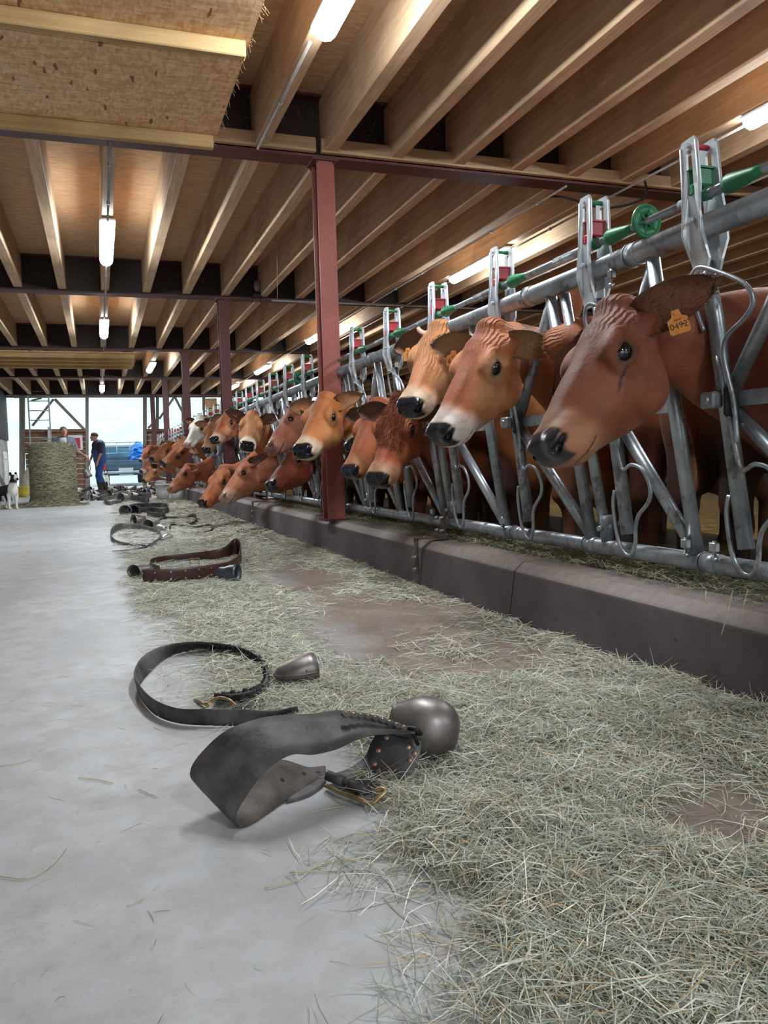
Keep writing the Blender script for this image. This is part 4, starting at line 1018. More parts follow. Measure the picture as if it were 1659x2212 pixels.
# --- collar 1: wide black band with the pot bell
e = empty('bell_collar', (.45, 1.58, 0)); tag(e, 'nearest wide black leather collar, twisted, with a big grey pot bell and brass buckle', 'bell collar', 'bell collars laid out on the floor')
near = [((907, 1584), 1.62), ((797, 1589), 1.56), ((728, 1617), 1.53), ((678, 1629), 1.51), ((636, 1628), 1.50), ((600, 1644), 1.49), ((563, 1676), 1.49), ((527, 1726), 1.49), ((508, 1763), 1.49), ((515, 1785), 1.50), ((545, 1789), 1.51), ((609, 1754), 1.575), ((659, 1722), 1.625), ((696, 1694), 1.665), ((705, 1706), 1.66), ((700, 1724), 1.63), ((668, 1747), 1.59), ((618, 1753), 1.575)]
far_ = [((838, 1559), 1.72), ((746, 1536), 1.67), ((673, 1543), 1.64), ((627, 1545), 1.62), ((586, 1548), 1.61), ((545, 1557), 1.60), ((490, 1578), 1.60), ((444, 1617), 1.60), ((414, 1658), 1.60), ((421, 1688), 1.60), ((480, 1700), 1.62), ((563, 1652), 1.66), ((609, 1642), 1.70), ((664, 1658), 1.72), ((694, 1669), 1.735), ((704, 1681), 1.73), ((688, 1702), 1.69), ((640, 1716), 1.65)]
A_ = [clampz(pt(*p, 'y', y)) for p, y in near]; B_ = [clampz(pt(*p, 'y', y)) for p, y in far_]
st, A1, B1, N1 = ribbon('strap', A_, B_, .006, [M['leather_in'], M['leather']], e)
# punched holes shown as dark eyelets, scalloped ornament with brass studs
i_h = [11*5+0, 12*5+1, 13*5-1]
for i in (57, 62, 66): 
    c = (A1[i]*.55+B1[i]*.45); b = MB(); b.tube([c-N1[i]*.0040, c+N1[i]*.0040], .0052, 10); loc(b, 'buckle_hole', M['rubber'], e)
for q in range(9):
    b = MB(); t = q/8; p = pt(748+t*125, 1549+t*30-6*math.sin(t*3.1), 'y', 1.60+t*.03); p[2] += .006; b.lathe([(0, .004), (.009, .0035), (.0115, .001), (.0115, -.002)], p, (0.1, -.3, 1), 10); loc(b, 'leather_scallop', M['leather'], e)
for q in range(9):
    b = MB(); t = q/8; p = pt(748+t*125, 1549+t*30-6*math.sin(t*3.1), 'y', 1.60+t*.03); p[2] += .010; b.ball(p, (.0042, .0042, .0022), 8, 5); loc(b, 'brass_stud', M['brass'], e)
b = MB()
for q in range(16):
    a = 2*math.pi*q/16; p = pt(815+22*math.cos(a), 1552+8*math.sin(a), 'y', 1.665); p[2] += .008; b.ball(p, .0017, 6, 4)
tag(loc(b, 'stud_ring', M['brass'], e), kind='stuff')
L_ = [((815, 1580), 1.66), ((800, 1608), 1.665), ((788, 1635), 1.665), ((751, 1662), 1.66), ((705, 1676), 1.645)]
R_ = [((911, 1600), 1.635), ((908, 1625), 1.61), ((900, 1652), 1.59), ((870, 1690), 1.56), ((800, 1712), 1.53)]
s2, A2, B2, N2 = ribbon('strap_end', [clampz(pt(*p, 'y', y)) for p, y in L_], [clampz(pt(*p, 'y', y)) for p, y in R_], .006, [M['leather'], M['leather']], e)
for i, t in ((2, .25), (7, .2), (12, .3), (4, .75), (9, .85), (6, .9), (14, .5)):
    c = A2[i]*(1-t)+B2[i]*t; nn = N2[i]*(1 if N2[i] @ (CAMP-c) > 0 else -1); b = MB(); b.lathe([(0, .0035), (.004, .0032), (.0058, .002), (.0062, 0)], c+nn*.003, nn, 10); loc(b, 'copper_rivet', M['copper'], e)
pA, pB = pt(706, 1678, 'y', 1.62), pt(800, 1716, 'y', 1.53)
b = MB(); u_ = (pB-pA)/np.linalg.norm(pB-pA)
for t0, t1 in ((.02, .40), (.55, .95)): b.tube([pA+(pB-pA)*t0+(0, 0, .004), pA+(pB-pA)*t1+(0, 0, .004)], .011, 12)
b.tube([pA+(0, 0, .006), pB+(0, 0, .006)], .006, 8); loc(b, 'buckle_keeper', M['leather'], e)
q = [pt(704, 1697, 'z', .012), pt(735, 1712, 'z', .016), pt(765, 1722, 'z', .016), pt(800, 1736, 'z', .012), pt(818, 1724, 'z', .022), pt(832, 1711, 'z', .03), pt(826, 1704, 'z', .034), pt(812, 1708, 'z', .03)]
b = MB(); b.tube(catmull(q, 5), .0048, 10, flat=None); loc(b, 'buckle', M['brass'], e)
# pot bell: round shoulder towards the camera side, mouth turned away
bc = pt(915, 1573, 'y', 1.70); bc[2] = .072
prof = [(0, -.084), (.020, -.083), (.040, -.077), (.056, -.063), (.067, -.043), (.0715, -.02), (.0705, .01), (.063, .036), (.052, .056), (.044, .07), (.040, .078), (.037, .078), (.042, .06), (.056, .03), (.065, .0), (.055, -.05)]
ax_ = np.array([-.72, .42, .12]); b = MB(); b.lathe(prof, bc, ax_, 36); 
loc(b, 'bell', M['bell_iron'], e)
b = MB(); aa = Vector(ax_).normalized(); cr = Vector(pt(893, 1583, 'y', 1.60)); b.tube([cr+Vector((-.01, .0, .012)), cr+Vector((.0, -.02, .014)), cr+Vector((.012, -.01, .0)), cr+Vector((.016, .02, -.008))], .006, 8)
b.tube([cr+Vector((0, 0, .0)), cr+Vector((.012, .006, -.03))], .0045, 8); loc(b, 'bell_loop', M['dark_steel'], e)

# --- collar 2: narrow dark ring standing on edge with tapered riveted bell
def zp(x, y): return (270+x/2.183, 1360+y/2.183)
top = [(812, 362), (690, 385), (560, 376), (400, 374), (250, 372), (130, 325), (60, 250), (45, 195), (85, 125), (170, 80), (290, 60), (440, 65), (560, 90), (640, 140), (668, 205), (650, 255), (595, 290), (500, 306), (420, 300)]
bot = [(822, 402), (700, 425), (560, 452), (400, 452), (250, 440), (150, 405), (90, 345), (62, 280), (105, 215), (190, 140), (300, 100), (450, 94), (575, 124), (668, 172), (698, 230), (690, 285), (640, 325), (530, 345), (430, 332)]
e = empty('bell_collar', (.3, 2.5, 0)); tag(e, 'second black collar, an oval ring standing on edge with a tapered riveted bell', 'bell collar', 'bell collars laid out on the floor')
st, A1, B1, N1 = ribbon('strap', [pt(*zp(*p), 'z', .048) for p in top], [pt(*zp(*p), 'z', .004) for p in bot], .006, [M['leather'], M['leather']], e)
b = MB()
for i in range(54, 88):
    w_ = B1[i]-A1[i]
    for t in (.15, .5, .85): 
        c = A1[i]+w_*t; b.ball(c-N1[i]*.005+np.array([random.uniform(-.003, .003)]*3), (.010, .010, .010), 6, 4)
tag(loc(b, 'fleece_lining', M['rubber'], e), kind='stuff')
q = [pt(*zp(385, 365), 'z', .02), pt(*zp(410, 335), 'z', .035), pt(*zp(450, 322), 'z', .045), pt(*zp(490, 332), 'z', .045), pt(*zp(525, 358), 'z', .03)]
b = MB(); b.tube(catmull(q, 5), .0045, 8); q = [pt(*zp(330, 330), 'z', .004), pt(*zp(370, 350), 'z', .01), pt(*zp(400, 350), 'z', .03)]; b.tube(q, .005, 6); loc(b, 'buckle', M['brass'], e)
def flat_bell(e, c, ax, L, rw, rh, mat, rim=True, crown=.25):
    """sheet bell: flattened crown at c, flaring along ax to an oval mouth"""
    b = MB(); A = Vector(ax).normalized(); side = Vector((0, 0, 1)).cross(A).normalized(); upv = A.cross(side); n = 20; V = []; F = []
    st_ = [(0, crown*.3, .16), (.02, crown*.8, .30), (.12, crown+.20, .55), (.35, .72, .85), (.62, .95, 1.0), (.85, 1.0, 1.0), (1.0, 1.05, 1.04), (1.0, .96, .95), (.8, .9, .88), (.5, .8, .8)]
    for t, kh, kw in st_:
        for k in range(n):
            a = 2*math.pi*k/n; V.append(Vector(c)+A*(L*t)+side*(rw*kw*math.cos(a))+upv*(rh*kh*math.sin(a)))
    for i in range(len(st_)-1):
        for k in range(n): F.append((i*n+k, i*n+(k+1) % n, (i+1)*n+(k+1) % n, (i+1)*n+k))
    F.append(tuple(range(n))[::-1]); b.add(V, F, True); loc(b, 'bell', mat, e)
    b = MB()
    for s in (-1, 1):
        b.tube([Vector(c)+A*(L*t)+side*(s*rw*kw*1.005) for t, kh, kw in st_[:7]], .0022*rw/.04, 6)
        b.ball(Vector(c)+A*(L*.7)+side*(s*rw*.99)+upv*.01, .004, 6, 4)
    b.tube([Vector(c)-A*.012+side*.012, Vector(c)-A*.016, Vector(c)-A*.012-side*.012], .004, 6); loc(b, 'bell_seam', mat, e)
pa = pt(*zp(705, 215), 'z', .045); pb = pt(*zp(893, 180), 'z', .052); flat_bell(e, pa, pb-pa, float(np.linalg.norm(pb-pa)), .052, .046, M['bell_iron'])

# --- further collars: ring path on the floor (photo points at z=0), band height w
def collar(label, path, w, mat, bells, buckle=None, studs=None, lean=.0, group='bell collars laid out on the floor', closed=False, lod=4, zt=None):
    P = [pt(*p, 'z', 0) for p in path]; c0 = np.mean(P, axis=0); e = empty('bell_collar', (c0[0], c0[1], 0)); tag(e, label, 'bell collar', group)
    P = [np.array([p[0], p[1], .003]) for p in P]; hs = zt or [1]*len(P)
    T = [p+np.array([(p[0]-c0[0])*lean, (p[1]-c0[1])*lean, w*h]) for p, h in zip(P, hs)]
    st, A, B, N = ribbon('strap', T, P, .005, [mat, mat], e, lod)
    if studs:
        for i in range(studs[0]*lod, studs[1]*lod, 2):
            c = A[i]*.5+B[i]*.5; nn = N[i]*(1 if N[i] @ (CAMP-c) > 0 else -1)
            for t in (.25, .75): b = MB(); b.ball(A[i]*t+B[i]*(1-t)+nn*.004, .0065, 8, 5); loc(b, 'brass_stud', M['brass'], e)
    for (cp, mp, z0, L, rw, rh, m) in bells:
        a = pt(*cp, 'z', z0); d = pt(*mp, 'z', z0)-a; d[2] = 0; flat_bell(e, a, d, L, rw, rh, m, crown=.5)
    if buckle:
        a = pt(*buckle, 'z', .04); b = MB(); s = .03; b.tube([a+(-s, 0, -s), a+(s, 0, -s), a+(s, 0, s), a+(-s, 0, s)], .004, 6, closed=True); b.tube([a+(-s, 0, 0), a+(s, -.01, 0)], .0035, 5); loc(b, 'buckle', M['brass'], e)
    return e
collar('dark brown collar with brass studs between a rusty bell and a blue-grey bell', [(309, 1263), (370, 1260), (430, 1254), (478, 1247), (500, 1240), (518, 1226), (521, 1208), (508, 1203), (480, 1210), (420, 1212), (360, 1216), (330, 1222), (326, 1232), (345, 1240)], .085, M['leather_brown'],
       [((326, 1228), (262, 1240), .045, .15, .055, .042, M['bell_iron']), ((470, 1238), (519, 1238), .05, .13, .056, .052, M['bell_blue'])], (420, 1216), (0, 3), zt=[1, 1, 1, 1, 1, 1.1, 1.5, 1.6, 1.0, .7, .6, .6, .6, .6])
collar('slim grey collar lying as an open oval ring, its tail pointing left', [(242, 1192), (300, 1188), (330, 1180), (346, 1170), (344, 1156), (318, 1147), (280, 1144), (250, 1150), (239, 1164), (252, 1176), (285, 1180), (315, 1182)], .052, M['leather_grey'],
       [((352, 1164), (388, 1152), .03, .16, .045, .034, M['bell_grey'])], zt=[.1, .3, .7, 1, 1, 1, 1.4, 1.6, 1.2, .7, .4, .4])
collar('collar with shiny silver bell lying left of its thin black band', [(340, 1130), (352, 1124), (370, 1121), (400, 1121), (415, 1120), (424, 1124), (423, 1132), (412, 1135), (404, 1130), (380, 1131), (350, 1134)], .05, M['leather'],
       [((340, 1130), (298, 1137), .05, .22, .075, .06, M['bell_grey'])], zt=[.5, .8, .6, .6, 1.2, 1.5, 1.1, .6, .3, .3, .3])
collar('thin black collar stretched sideways with a pale flat bell half in the hay', [(366, 1146), (372, 1139), (395, 1138), (420, 1141), (440, 1139), (455, 1140), (460, 1147), (450, 1150), (420, 1152), (395, 1152)], .04, M['leather'],
       [((358, 1141), (326, 1139), .03, .13, .05, .035, M['bell_grey'])], zt=[1, 1, .5, .5, .6, 1, 1, .4, .2, .2])
collar('rust-brown collar with an upright brown bell at its left', [(300, 1112), (315, 1108), (335, 1108), (352, 1112), (356, 1118), (340, 1119), (318, 1116)], .07, M['leather'],
       [((315, 1122), (290, 1124), .06, .16, .08, .07, M['bell_iron'])])
collar('black collar with a grey bell at the left of the middle cluster', [(272, 1108), (285, 1101), (300, 1098), (322, 1098), (345, 1098), (360, 1099), (364, 1106), (352, 1112), (330, 1108), (300, 1110)], .09, M['leather'],
       [((278, 1101), (256, 1106), .06, .2, .09, .08, M['bell_grey']), ((300, 1100), (276, 1104), .06, .2, .08, .07, M['bell_blue'])])
collar('thin ring of a collar standing on edge at the far left of the row', [(262, 1088), (250, 1090), (238, 1092), (228, 1089), (226, 1084), (236, 1080), (255, 1079), (275, 1081), (290, 1082)], .08, M['leather_grey'], [])
collar('far collar with a tan bell beside crossed black bands', [(275, 1078), (290, 1074), (308, 1078), (322, 1082), (318, 1088), (300, 1085), (284, 1082)], .12, M['leather'],
       [((276, 1074), (254, 1076), .09, .26, .11, .1, M['bell_grey'])])
random.seed(21)
rows = (('front', 18.3), ('second', 20.2), ('third', 22.3), ('back', 24.8)); cols = ('bale end', 'centre left', 'centre', 'centre right', 'kerb end')
bells_ = (('pale grey', M['bell_grey']), ('brown', M['bell_iron']), ('blue-black', M['bell_blue'])); straps_ = (('black', M['leather']), ('dark brown', M['leather_brown']), ('grey', M['leather_grey']))
for r_, (rn, yr) in enumerate(rows):
    for c_, cn in enumerate(cols):
        xc_ = -.42+c_*.42+random.uniform(-.06, .06); yc_ = yr+random.uniform(-.25, .25)
        if r_ == 0 and c_ > 3: continue
        if r_ == 2 and c_ == 1: yc_ -= .6
        bn, bm = bells_[(r_*2+c_*3+r_*c_) % 3] if c_ % 2 else bells_[0]; sn, sm = straps_[(r_+c_*2) % 3]
        e = empty('bell_collar', (xc_, yc_, 0)); tag(e, f'{bn} bell on a {sn} strap, {rn} row of the far heap, {cn}', 'bell collar', 'bell collars heaped before the doorway')
        ph = random.uniform(0, 6.3); rr_ = random.uniform(.13, .17); w_ = random.uniform(.06, .11); sg = random.choice((-1, 1))
        P = [np.array((xc_-sg*.05+rr_*math.cos(ph+t*.9), yc_+rr_*1.4*math.sin(ph+t*.9), .003)) for t in range(7)]
        ribbon('strap', [p+(0, 0, w_*(1+.6*math.sin(i*1.3+ph))) for i, p in enumerate(P)], P, .006, [sm, sm], e, 2)
        a_ = random.uniform(-.5, .5); flat_bell(e, (xc_+sg*.05, yc_-.05, .075), (sg*math.cos(a_), -.5+math.sin(a_)*.3, 0), random.uniform(.15, .2), .08, .072, bm)

# ------------------------------------------------------------------ hay
def hay_density(x, y):
    """0..1 cover on the alley floor"""
    g = lambda cx, cy, sx, sy, a=1: a*np.exp(-(((x-cx)/sx)**2+((y-cy)/sy)**2))
    edge = np.interp(y, [.4, .86, 1.08, 1.3, 1.5, 1.7, 2.2, 2.6, 3.3, 4.4, 7, 30], [.30, .36, .42, .42, .44, .50, .30, .22, .24, .06, .08, .25])
    wob = .035*np.sin(y*17+2)+.03*np.sin(y*7.3)+.02*np.sin(y*41)
    t = np.clip((x-edge-wob)/.10, 0, 1)
    d = t*(.62+.25*np.sin(x*6.1+y*2.3)*np.cos(y*3.7-x*4)+.15*np.sin(x*17)*np.sin(y*13))
    d += g(.72, 1.15, .25, .35, .8)+g(.95, .8, .35, .35, .6)+g(1.35, 1.72, .45, .16, .8)+g(1.5, 1.45, .2, .25, .5)+g(.75, 1.9, .25, .18, .35)+g(.45, 3.9, .32, .7, .55)+g(.5, 2.6, .25, .3, .3)
    d -= g(1.04, 1.17, .17, .11, 1.3)+g(1.08, 2.35, .22, .16, .55)+g(.95, 3.0, .22, .38, .85)+g(1.25, 3.3, .25, .6, .8)+g(1.1, 4.6, .3, .8, .65)+g(1.35, 2.6, .1, .5, .2)
    d *= np.where(y > 2.0, np.interp(y, [2, 3.2, 5, 8, 14, 20], [1, .8, .7, .55, .4, .3]), 1)
    return np.clip(d, 0, 1)*t
def strands(name, n, samp, length, width, zfun, parent=None, label=None, cat=None, pal=None, lift=.012, tilt=.25, curv=.5, dirbias=None):
    X, Y = samp(n); n = len(X); L = rng.uniform(length[0], length[1], n)*rng.uniform(.6, 1, n); W = rng.uniform(width[0], width[1], n)
    th = rng.uniform(0, 2*np.pi, n) if dirbias is None else dirbias[0]+rng.normal(0, dirbias[1], n)
    k = rng.normal(0, curv, n)/.12; z0, dn = zfun(X, Y); seg = 4; pts = []
    zc = z0*rng.uniform(.15, 1, n)+rng.uniform(.0008, .003, n); tl = rng.normal(0, tilt, n)*np.minimum(1, z0/.01+.08)
    px_ = X-np.cos(th)*L/2; py_ = Y-np.sin(th)*L/2; a = th.copy()
    for i in range(seg+1):
        s = i/seg; zz = zc+(s-.5)*L*tl+lift*np.sin(np.pi*s)*rng.uniform(0, 1, n)*np.minimum(1, z0/.01+.15)
        pts.append(np.stack([px_, py_, np.maximum(zz, .0012)], 1)); px_ = px_+np.cos(a)*L/seg; py_ = py_+np.sin(a)*L/seg; a = a+k*L/seg
    P = np.stack(pts, 1); T = np.gradient(P, axis=1); Tn = T/(np.linalg.norm(T, axis=2, keepdims=True)+1e-9)
    roll = rng.uniform(-.9, .9, n)[:, None]; S = np.stack([-Tn[..., 1]*np.cos(roll), Tn[..., 0]*np.cos(roll), np.sin(roll)*np.ones_like(Tn[..., 0])], -1)
    wv = (W[:, None]*np.array([.5, 1, 1, .9, .3])[None, :])[..., None]/2
    V = np.stack([P-S*wv, P+S*wv], 2).reshape(-1, 3); V[:, 2] = np.maximum(V[:, 2], .0004)
    b = (np.arange(n)*(seg+1)*2)[:, None]; F = np.stack([np.stack([b[:, 0]+2*i, b[:, 0]+2*i+1, b[:, 0]+2*i+3, b[:, 0]+2*i+2], 1) for i in range(seg)], 1).reshape(-1, 4)
    pal = np.array([srgb(c) for c in (pal or ['c0c2b4', 'dad8ca', 'a8ae9e', 'eae7da', '97a092', 'c8bea8', 'b39d78', 'b2baac', 'd4d5ca', '9fa896'])])
    C = pal[rng.integers(0, len(pal), n)]*rng.uniform(.8, 1.35, n)[:, None]; C = np.repeat(C, (seg+1)*2, axis=0)
    me = rawmesh(name, V, F, False, [M['hay']]); setcol(me, C); o = mobj(name, me, parent)
    if label: tag(o, label, cat)
    tag(o, kind='stuff'); return o
def pick(xr, yr, dens):
    def f(n):
        xs_, ys_ = [], []; got = 0
        while got < n:
            x = rng.uniform(*xr, n*2); y = rng.uniform(*yr, n*2); m = rng.uniform(0, 1, n*2) < dens(x, y); xs_.append(x[m]); ys_.append(y[m]); got += m.sum()
        return np.concatenate(xs_)[:n], np.concatenate(ys_)[:n]
    return f
def hz(x, y):
    d = hay_density(x, y); return .006+.040*np.clip(d-.35, 0, 1)**1.2*(1+.5*np.sin(x*23)*np.sin(y*19)), None
HX = 1.61
strands('hay_litter', 52000, pick((.25, HX), (.55, 2.5), lambda x, y: hay_density(x, y)**1.3), (.05, .17), (.0009, .0022), hz, None, 'greenish hay strewn thickly over the floor in the foreground', 'hay')
strands('hay_litter', 26000, pick((.0, HX), (2.5, 7.0), lambda x, y: hay_density(x, y)**1.2), (.06, .18), (.0014, .003), hz, None, 'thinner hay scattered along the kerb beyond the second collar', 'hay')
strands('hay_litter', 12000, pick((-.1, HX), (7.0, 24.0), lambda x, y: hay_density(x, y)), (.10, .25), (.003, .006), hz, None, 'sparse far hay between the distant collars and the kerb', 'hay', lift=.02)
strands('hay_litter', 900, pick((-1.2, 1.6), (.5, 6.0), lambda x, y: .25+.75*(y < 3)), (.015, .07), (.0006, .0014), lambda x, y: (.001+x*0, None), None, 'loose single hay stalks lying on the bare pale concrete', 'hay', pal=['8f8b76', '6f6a58', 'b9b49a', '9aa08c'], curv=.9)
strands('hay_litter', 9000, pick((.5, 1.62), (.6, 6), lambda x, y: .6+0*x), (.004, .018), (.0008, .0018), lambda x, y: (.001+x*0, None), None, 'chaff crumbs on the brown trodden floor beside the kerb', 'hay chaff', pal=['b9a888', 'a8946e', 'd3c8a8'])
def fr(x, y):
    d0 = hay_density(x+.16, y); return np.clip(d0-.0, 0, 1)*(hay_density(x, y) < .25)*.8*(1-((x < .52) & (y > 1.40) & (y < 1.85)))
strands('hay_litter', 1500, pick((.1, 1.5), (.55, 4.5), fr), (.05, .18), (.0009, .002), lambda x, y: (.004+x*0, None), None, 'stray stalks fraying from the left border of the hay', 'hay', curv=.7)
# kerb top hay
def kz(x, y): return .012+.012*np.abs(np.sin(y*9))+.01*np.sin(y*3.1)**2, None
o = strands('hay_litter', 16000, pick((1.74, 1.98), (.9, 9), lambda x, y: np.clip((x-1.74)/.10, 0, 1)), (.04, .14), (.001, .0022), kz, None, 'dark green hay strip on top of the kerb under the bottom rail', 'hay', pal=['5d6450', '7b7f66', '98967a', '454b3c', 'b5ab88'], dirbias=(1.57, .9))
o.location.z = .25
# a few stalks hanging over the kerb edge
b = MB()
for (p0, p1, p2) in (((1583, 1275), (1570, 1330), (1558, 1372)), ((1526, 1275), (1524, 1290), (1527, 1305)), ((918, 1158), (898, 1180), (886, 1212)), ((1615, 1275), (1608, 1300), (1600, 1335))):
    b.tube(catmull([pt(*p0, 'x', 1.66), pt(*p1, 'x', 1.615), pt(*p2, 'x', 1.612)], 4), .0016, 4)
M['straw'] = pmat('straw', 'b5aa88', 'cdc3a2', 20, .7)
tag(tag(b.build('hay_stalks', M['straw']), 'pale stalks hanging over the kerb edge', 'hay'), kind='stuff')
# long single stalks on the bare concrete in front
b = MB()
for path in ([(572, 1918), (640, 1902), (690, 1868), (790, 1853), (860, 1852)], [(625, 1885), (700, 1882), (780, 1880), (860, 1890)], [(0, 1893), (60, 1897), (110, 1870), (145, 1830)], [(665, 1757), (705, 1748), (745, 1742)], [(0, 1655), (40, 1648), (70, 1640)], [(170, 1680), (210, 1684), (245, 1692)], [(300, 1705), (340, 1722)], [(830, 1940), (860, 1970), (895, 1995)], [(275, 1957), (312, 1940)]):
    q = catmull([pt(*p, 'z', .003) for p in path], 5); b.tube(q, .0011, 4)
tag(tag(b.build('hay_stalks', M['straw']), 'long bent stalks on the bare floor below the nearest collar', 'hay'), kind='stuff')

# ------------------------------------------------------------------ round bale
e = empty('round_bale', (-.86, 16.9, 0)); tag(e, 'round hay bale standing on end, loose hay at its foot', 'hay bale')
n, m = 64, 26; V = []; F = []; Rb_, Hb = .415, 1.10
for j in range(m+1):
    z = Hb*j/m
    for i in range(n):
        a = 2*math.pi*i/n; r = Rb_*(1+.03*math.sin(a*3+1)+.02*math.sin(z*9+a)+random.uniform(-.012, .012)); r *= 1-.22*max(0, (z/Hb-.88)/.12)**2; r *= 1+.10*max(0, 1-z/.18)
        V.append((r*math.cos(a), r*math.sin(a), z+random.uniform(-.008, .008)))
for j in range(m):
    for i in range(n): F.append((j*n+i, j*n+(i+1) % n, (j+1)*n+(i+1) % n, (j+1)*n+i))
V.append((0, 0, Hb+.05)); F += [(m*n+i, m*n+(i+1) % n, len(V)-1) for i in range(n)]
mobj('bale_core', rawmesh('bale_core', V, F, True, [M['bale']]), e)
nS = 15000; A = rng.uniform(0, 2*np.pi, nS); Z = rng.uniform(.0, Hb+.04, nS); top_ = rng.uniform(0, 1, nS) < .15
R0 = Rb_*(1.0+rng.uniform(-.02, .045, nS)+.10*np.clip(1-Z/.18, 0, 1)); Z = np.where(top_, Hb+rng.uniform(0, .06, nS), Z); R0 = np.where(top_, Rb_*np.sqrt(rng.uniform(0, 1, nS)), R0)
VV = []; dirs = rng.normal(0, .6, nS); LL = rng.uniform(.08, .28, nS); C = []
P0_ = np.stack([R0*np.cos(A), R0*np.sin(A), Z], 1); tv = np.stack([-np.sin(A)*np.cos(dirs), np.cos(A)*np.cos(dirs), np.sin(dirs)], 1); nv_ = np.stack([np.cos(A), np.sin(A), 0*A], 1)
pts = []
for s_ in (-.5, 0, .5): pts.append(P0_+tv*(LL*s_)[:, None]-nv_*((LL*s_)**2/(2*Rb_))[:, None]+nv_*rng.uniform(0, .012, nS)[:, None])
w3 = np.array([0, 0, 1.])*.0028; V = np.stack([np.stack([p-w3, p+w3], 1) for p in pts], 1).reshape(-1, 3); V[:, 2] = np.maximum(V[:, 2], .002)
bq = np.arange(nS)*6; F = np.concatenate([np.stack([bq, bq+1, bq+3, bq+2], 1), np.stack([bq+2, bq+3, bq+5, bq+4], 1)])
palb = np.array([srgb(c) for c in ('9c9880', 'b6b296', '7f7b62', 'c8c4a8', '66634c')]); C = np.repeat(palb[rng.integers(0, 5, nS)], 6, axis=0)
me = rawmesh('loose_strands', V, F, False, [M['hay']]); setcol(me, C); tag(mobj('loose_strands', me, e), kind='stuff')
strands('hay_litter', 6000, pick((-1.9, -.25), (16.0, 17.7), lambda x, y: np.exp(-(((x+1.05)/.5)**2+((y-16.7)/.55)**2))), (.1, .25), (.004, .007), lambda x, y: (.07*np.exp(-(((x+1.2)/.45)**2+((y-16.6)/.5)**2)), None), None, 'hay fallen round the foot of the round bale', 'hay', pal=['9c9880', 'b6b296', '7f7b62', 'c8c4a8', '66634c'])

# ------------------------------------------------------------------ people
def sdfmesh(fn, lo, hi, h):
    ax = [np.arange(lo[i], hi[i]+h, h) for i in range(3)]; X, Y, Z = np.meshgrid(*ax, indexing='ij'); return surfnets(*ax, fn(X, Y, Z))
def part(name, fn, lo, hi, h, mat, e, colf=None):
    V, F = sdfmesh(fn, lo, hi, h); me = rawmesh(name, V, F, True, [mat])
    if colf is not None: setcol(me, colf(V))
    return mobj(name, me, e)
def chain(x, y, z, P, R, k=.02):
    d = None
    for i in range(len(P)-1):
        q = rcone(x, y, z, P[i], P[i+1], R[i], R[i+1]); d = q if d is None else smin(d, q, k)
    return d
M['skin'] = pmat('skin', 'b5806a', 'c8957d', 12, .55)
M['hair'] = pmat('dark_hair', '2a211d', '453830', 40, .7)
M['grey_hair'] = pmat('grey_hair', '6d6660', '8c857e', 40, .7)
M['overall'] = pmat('blue_overall', '1f3f78', '2f5796', 6, .75)
M['dark_shirt'] = pmat('dark_shirt', '1c2230', '2b3244', 8, .8)
M['grey_shirt'] = pmat('grey_blue_shirt', '5c6b7c', '77879a', 8, .8)
M['tee'] = pmat('white_shirt', 'd6d8da', 'e6e8ea', 8, .8)
M['boot'] = pmat('boot', '23211f', '3b3733', 8, .6)
def hand(x, y, z, wr, d, side):
    d = np.array(d, float); d /= np.linalg.norm(d); s = np.cross(d, side); s /= np.linalg.norm(s)
    q = rcone(x, y, z, wr, wr+d*.07, .026, .034)
    for i, l in enumerate((.075, .085, .08, .065)):
        a = wr+d*.075+s*(i-1.5)*.019; q = smin(q, rcone(x, y, z, a, a+d*l*.6, .0105, .010), .004); q = smin(q, rcone(x, y, z, a+d*l*.6, a+d*l*.8+np.array(side)*l*.45, .010, .008), .003)
    return smin(q, rcone(x, y, z, wr+d*.02-s*.03, wr+d*.07-s*.058, .013, .010), .008)
def headsd(x, y, z, c, f):
    """human head at c looking along f (xy)"""
    f = np.array([f[0], f[1], 0]); f /= np.linalg.norm(f); r = np.array([-f[1], f[0], 0]); X = (x-c[0])*f[0]+(y-c[1])*f[1]; Y = (x-c[0])*r[0]+(y-c[1])*r[1]; Z = z-c[2]
    d = ell(X, Y, Z, (-.01, 0, .03), (.098, .077, .095)); d = smin(d, ell(X, Y, Z, (.03, 0, -.05), (.062, .056, .066)), .03)
    d = smin(d, ell(X, Y, Z, (.098, 0, -.012), (.018, .014, .026)), .012); d = smin(d, ell(X, np.abs(Y), Z, (-.005, .078, -.005), (.02, .010, .03)), .006)
    d = smax(d, -ell(X, np.abs(Y), Z, (.092, .032, .012), (.014, .018, .010)), .008); d = smin(d, ell(X, Y, Z, (.086, 0, -.060), (.010, .024, .007)), .006); d = smin(d, ell(X, Y, Z, (.078, 0, -.10), (.018, .02, .014)), .012)
    return d
px_ = pt(216, 1065, 'z', 0); e = empty('person', (px_[0], px_[1], 0)); e.scale = (.96, 1.04, .96); tag(e, 'person in blue sleeveless overalls and dark tee walking among the bells, looking down', 'person')
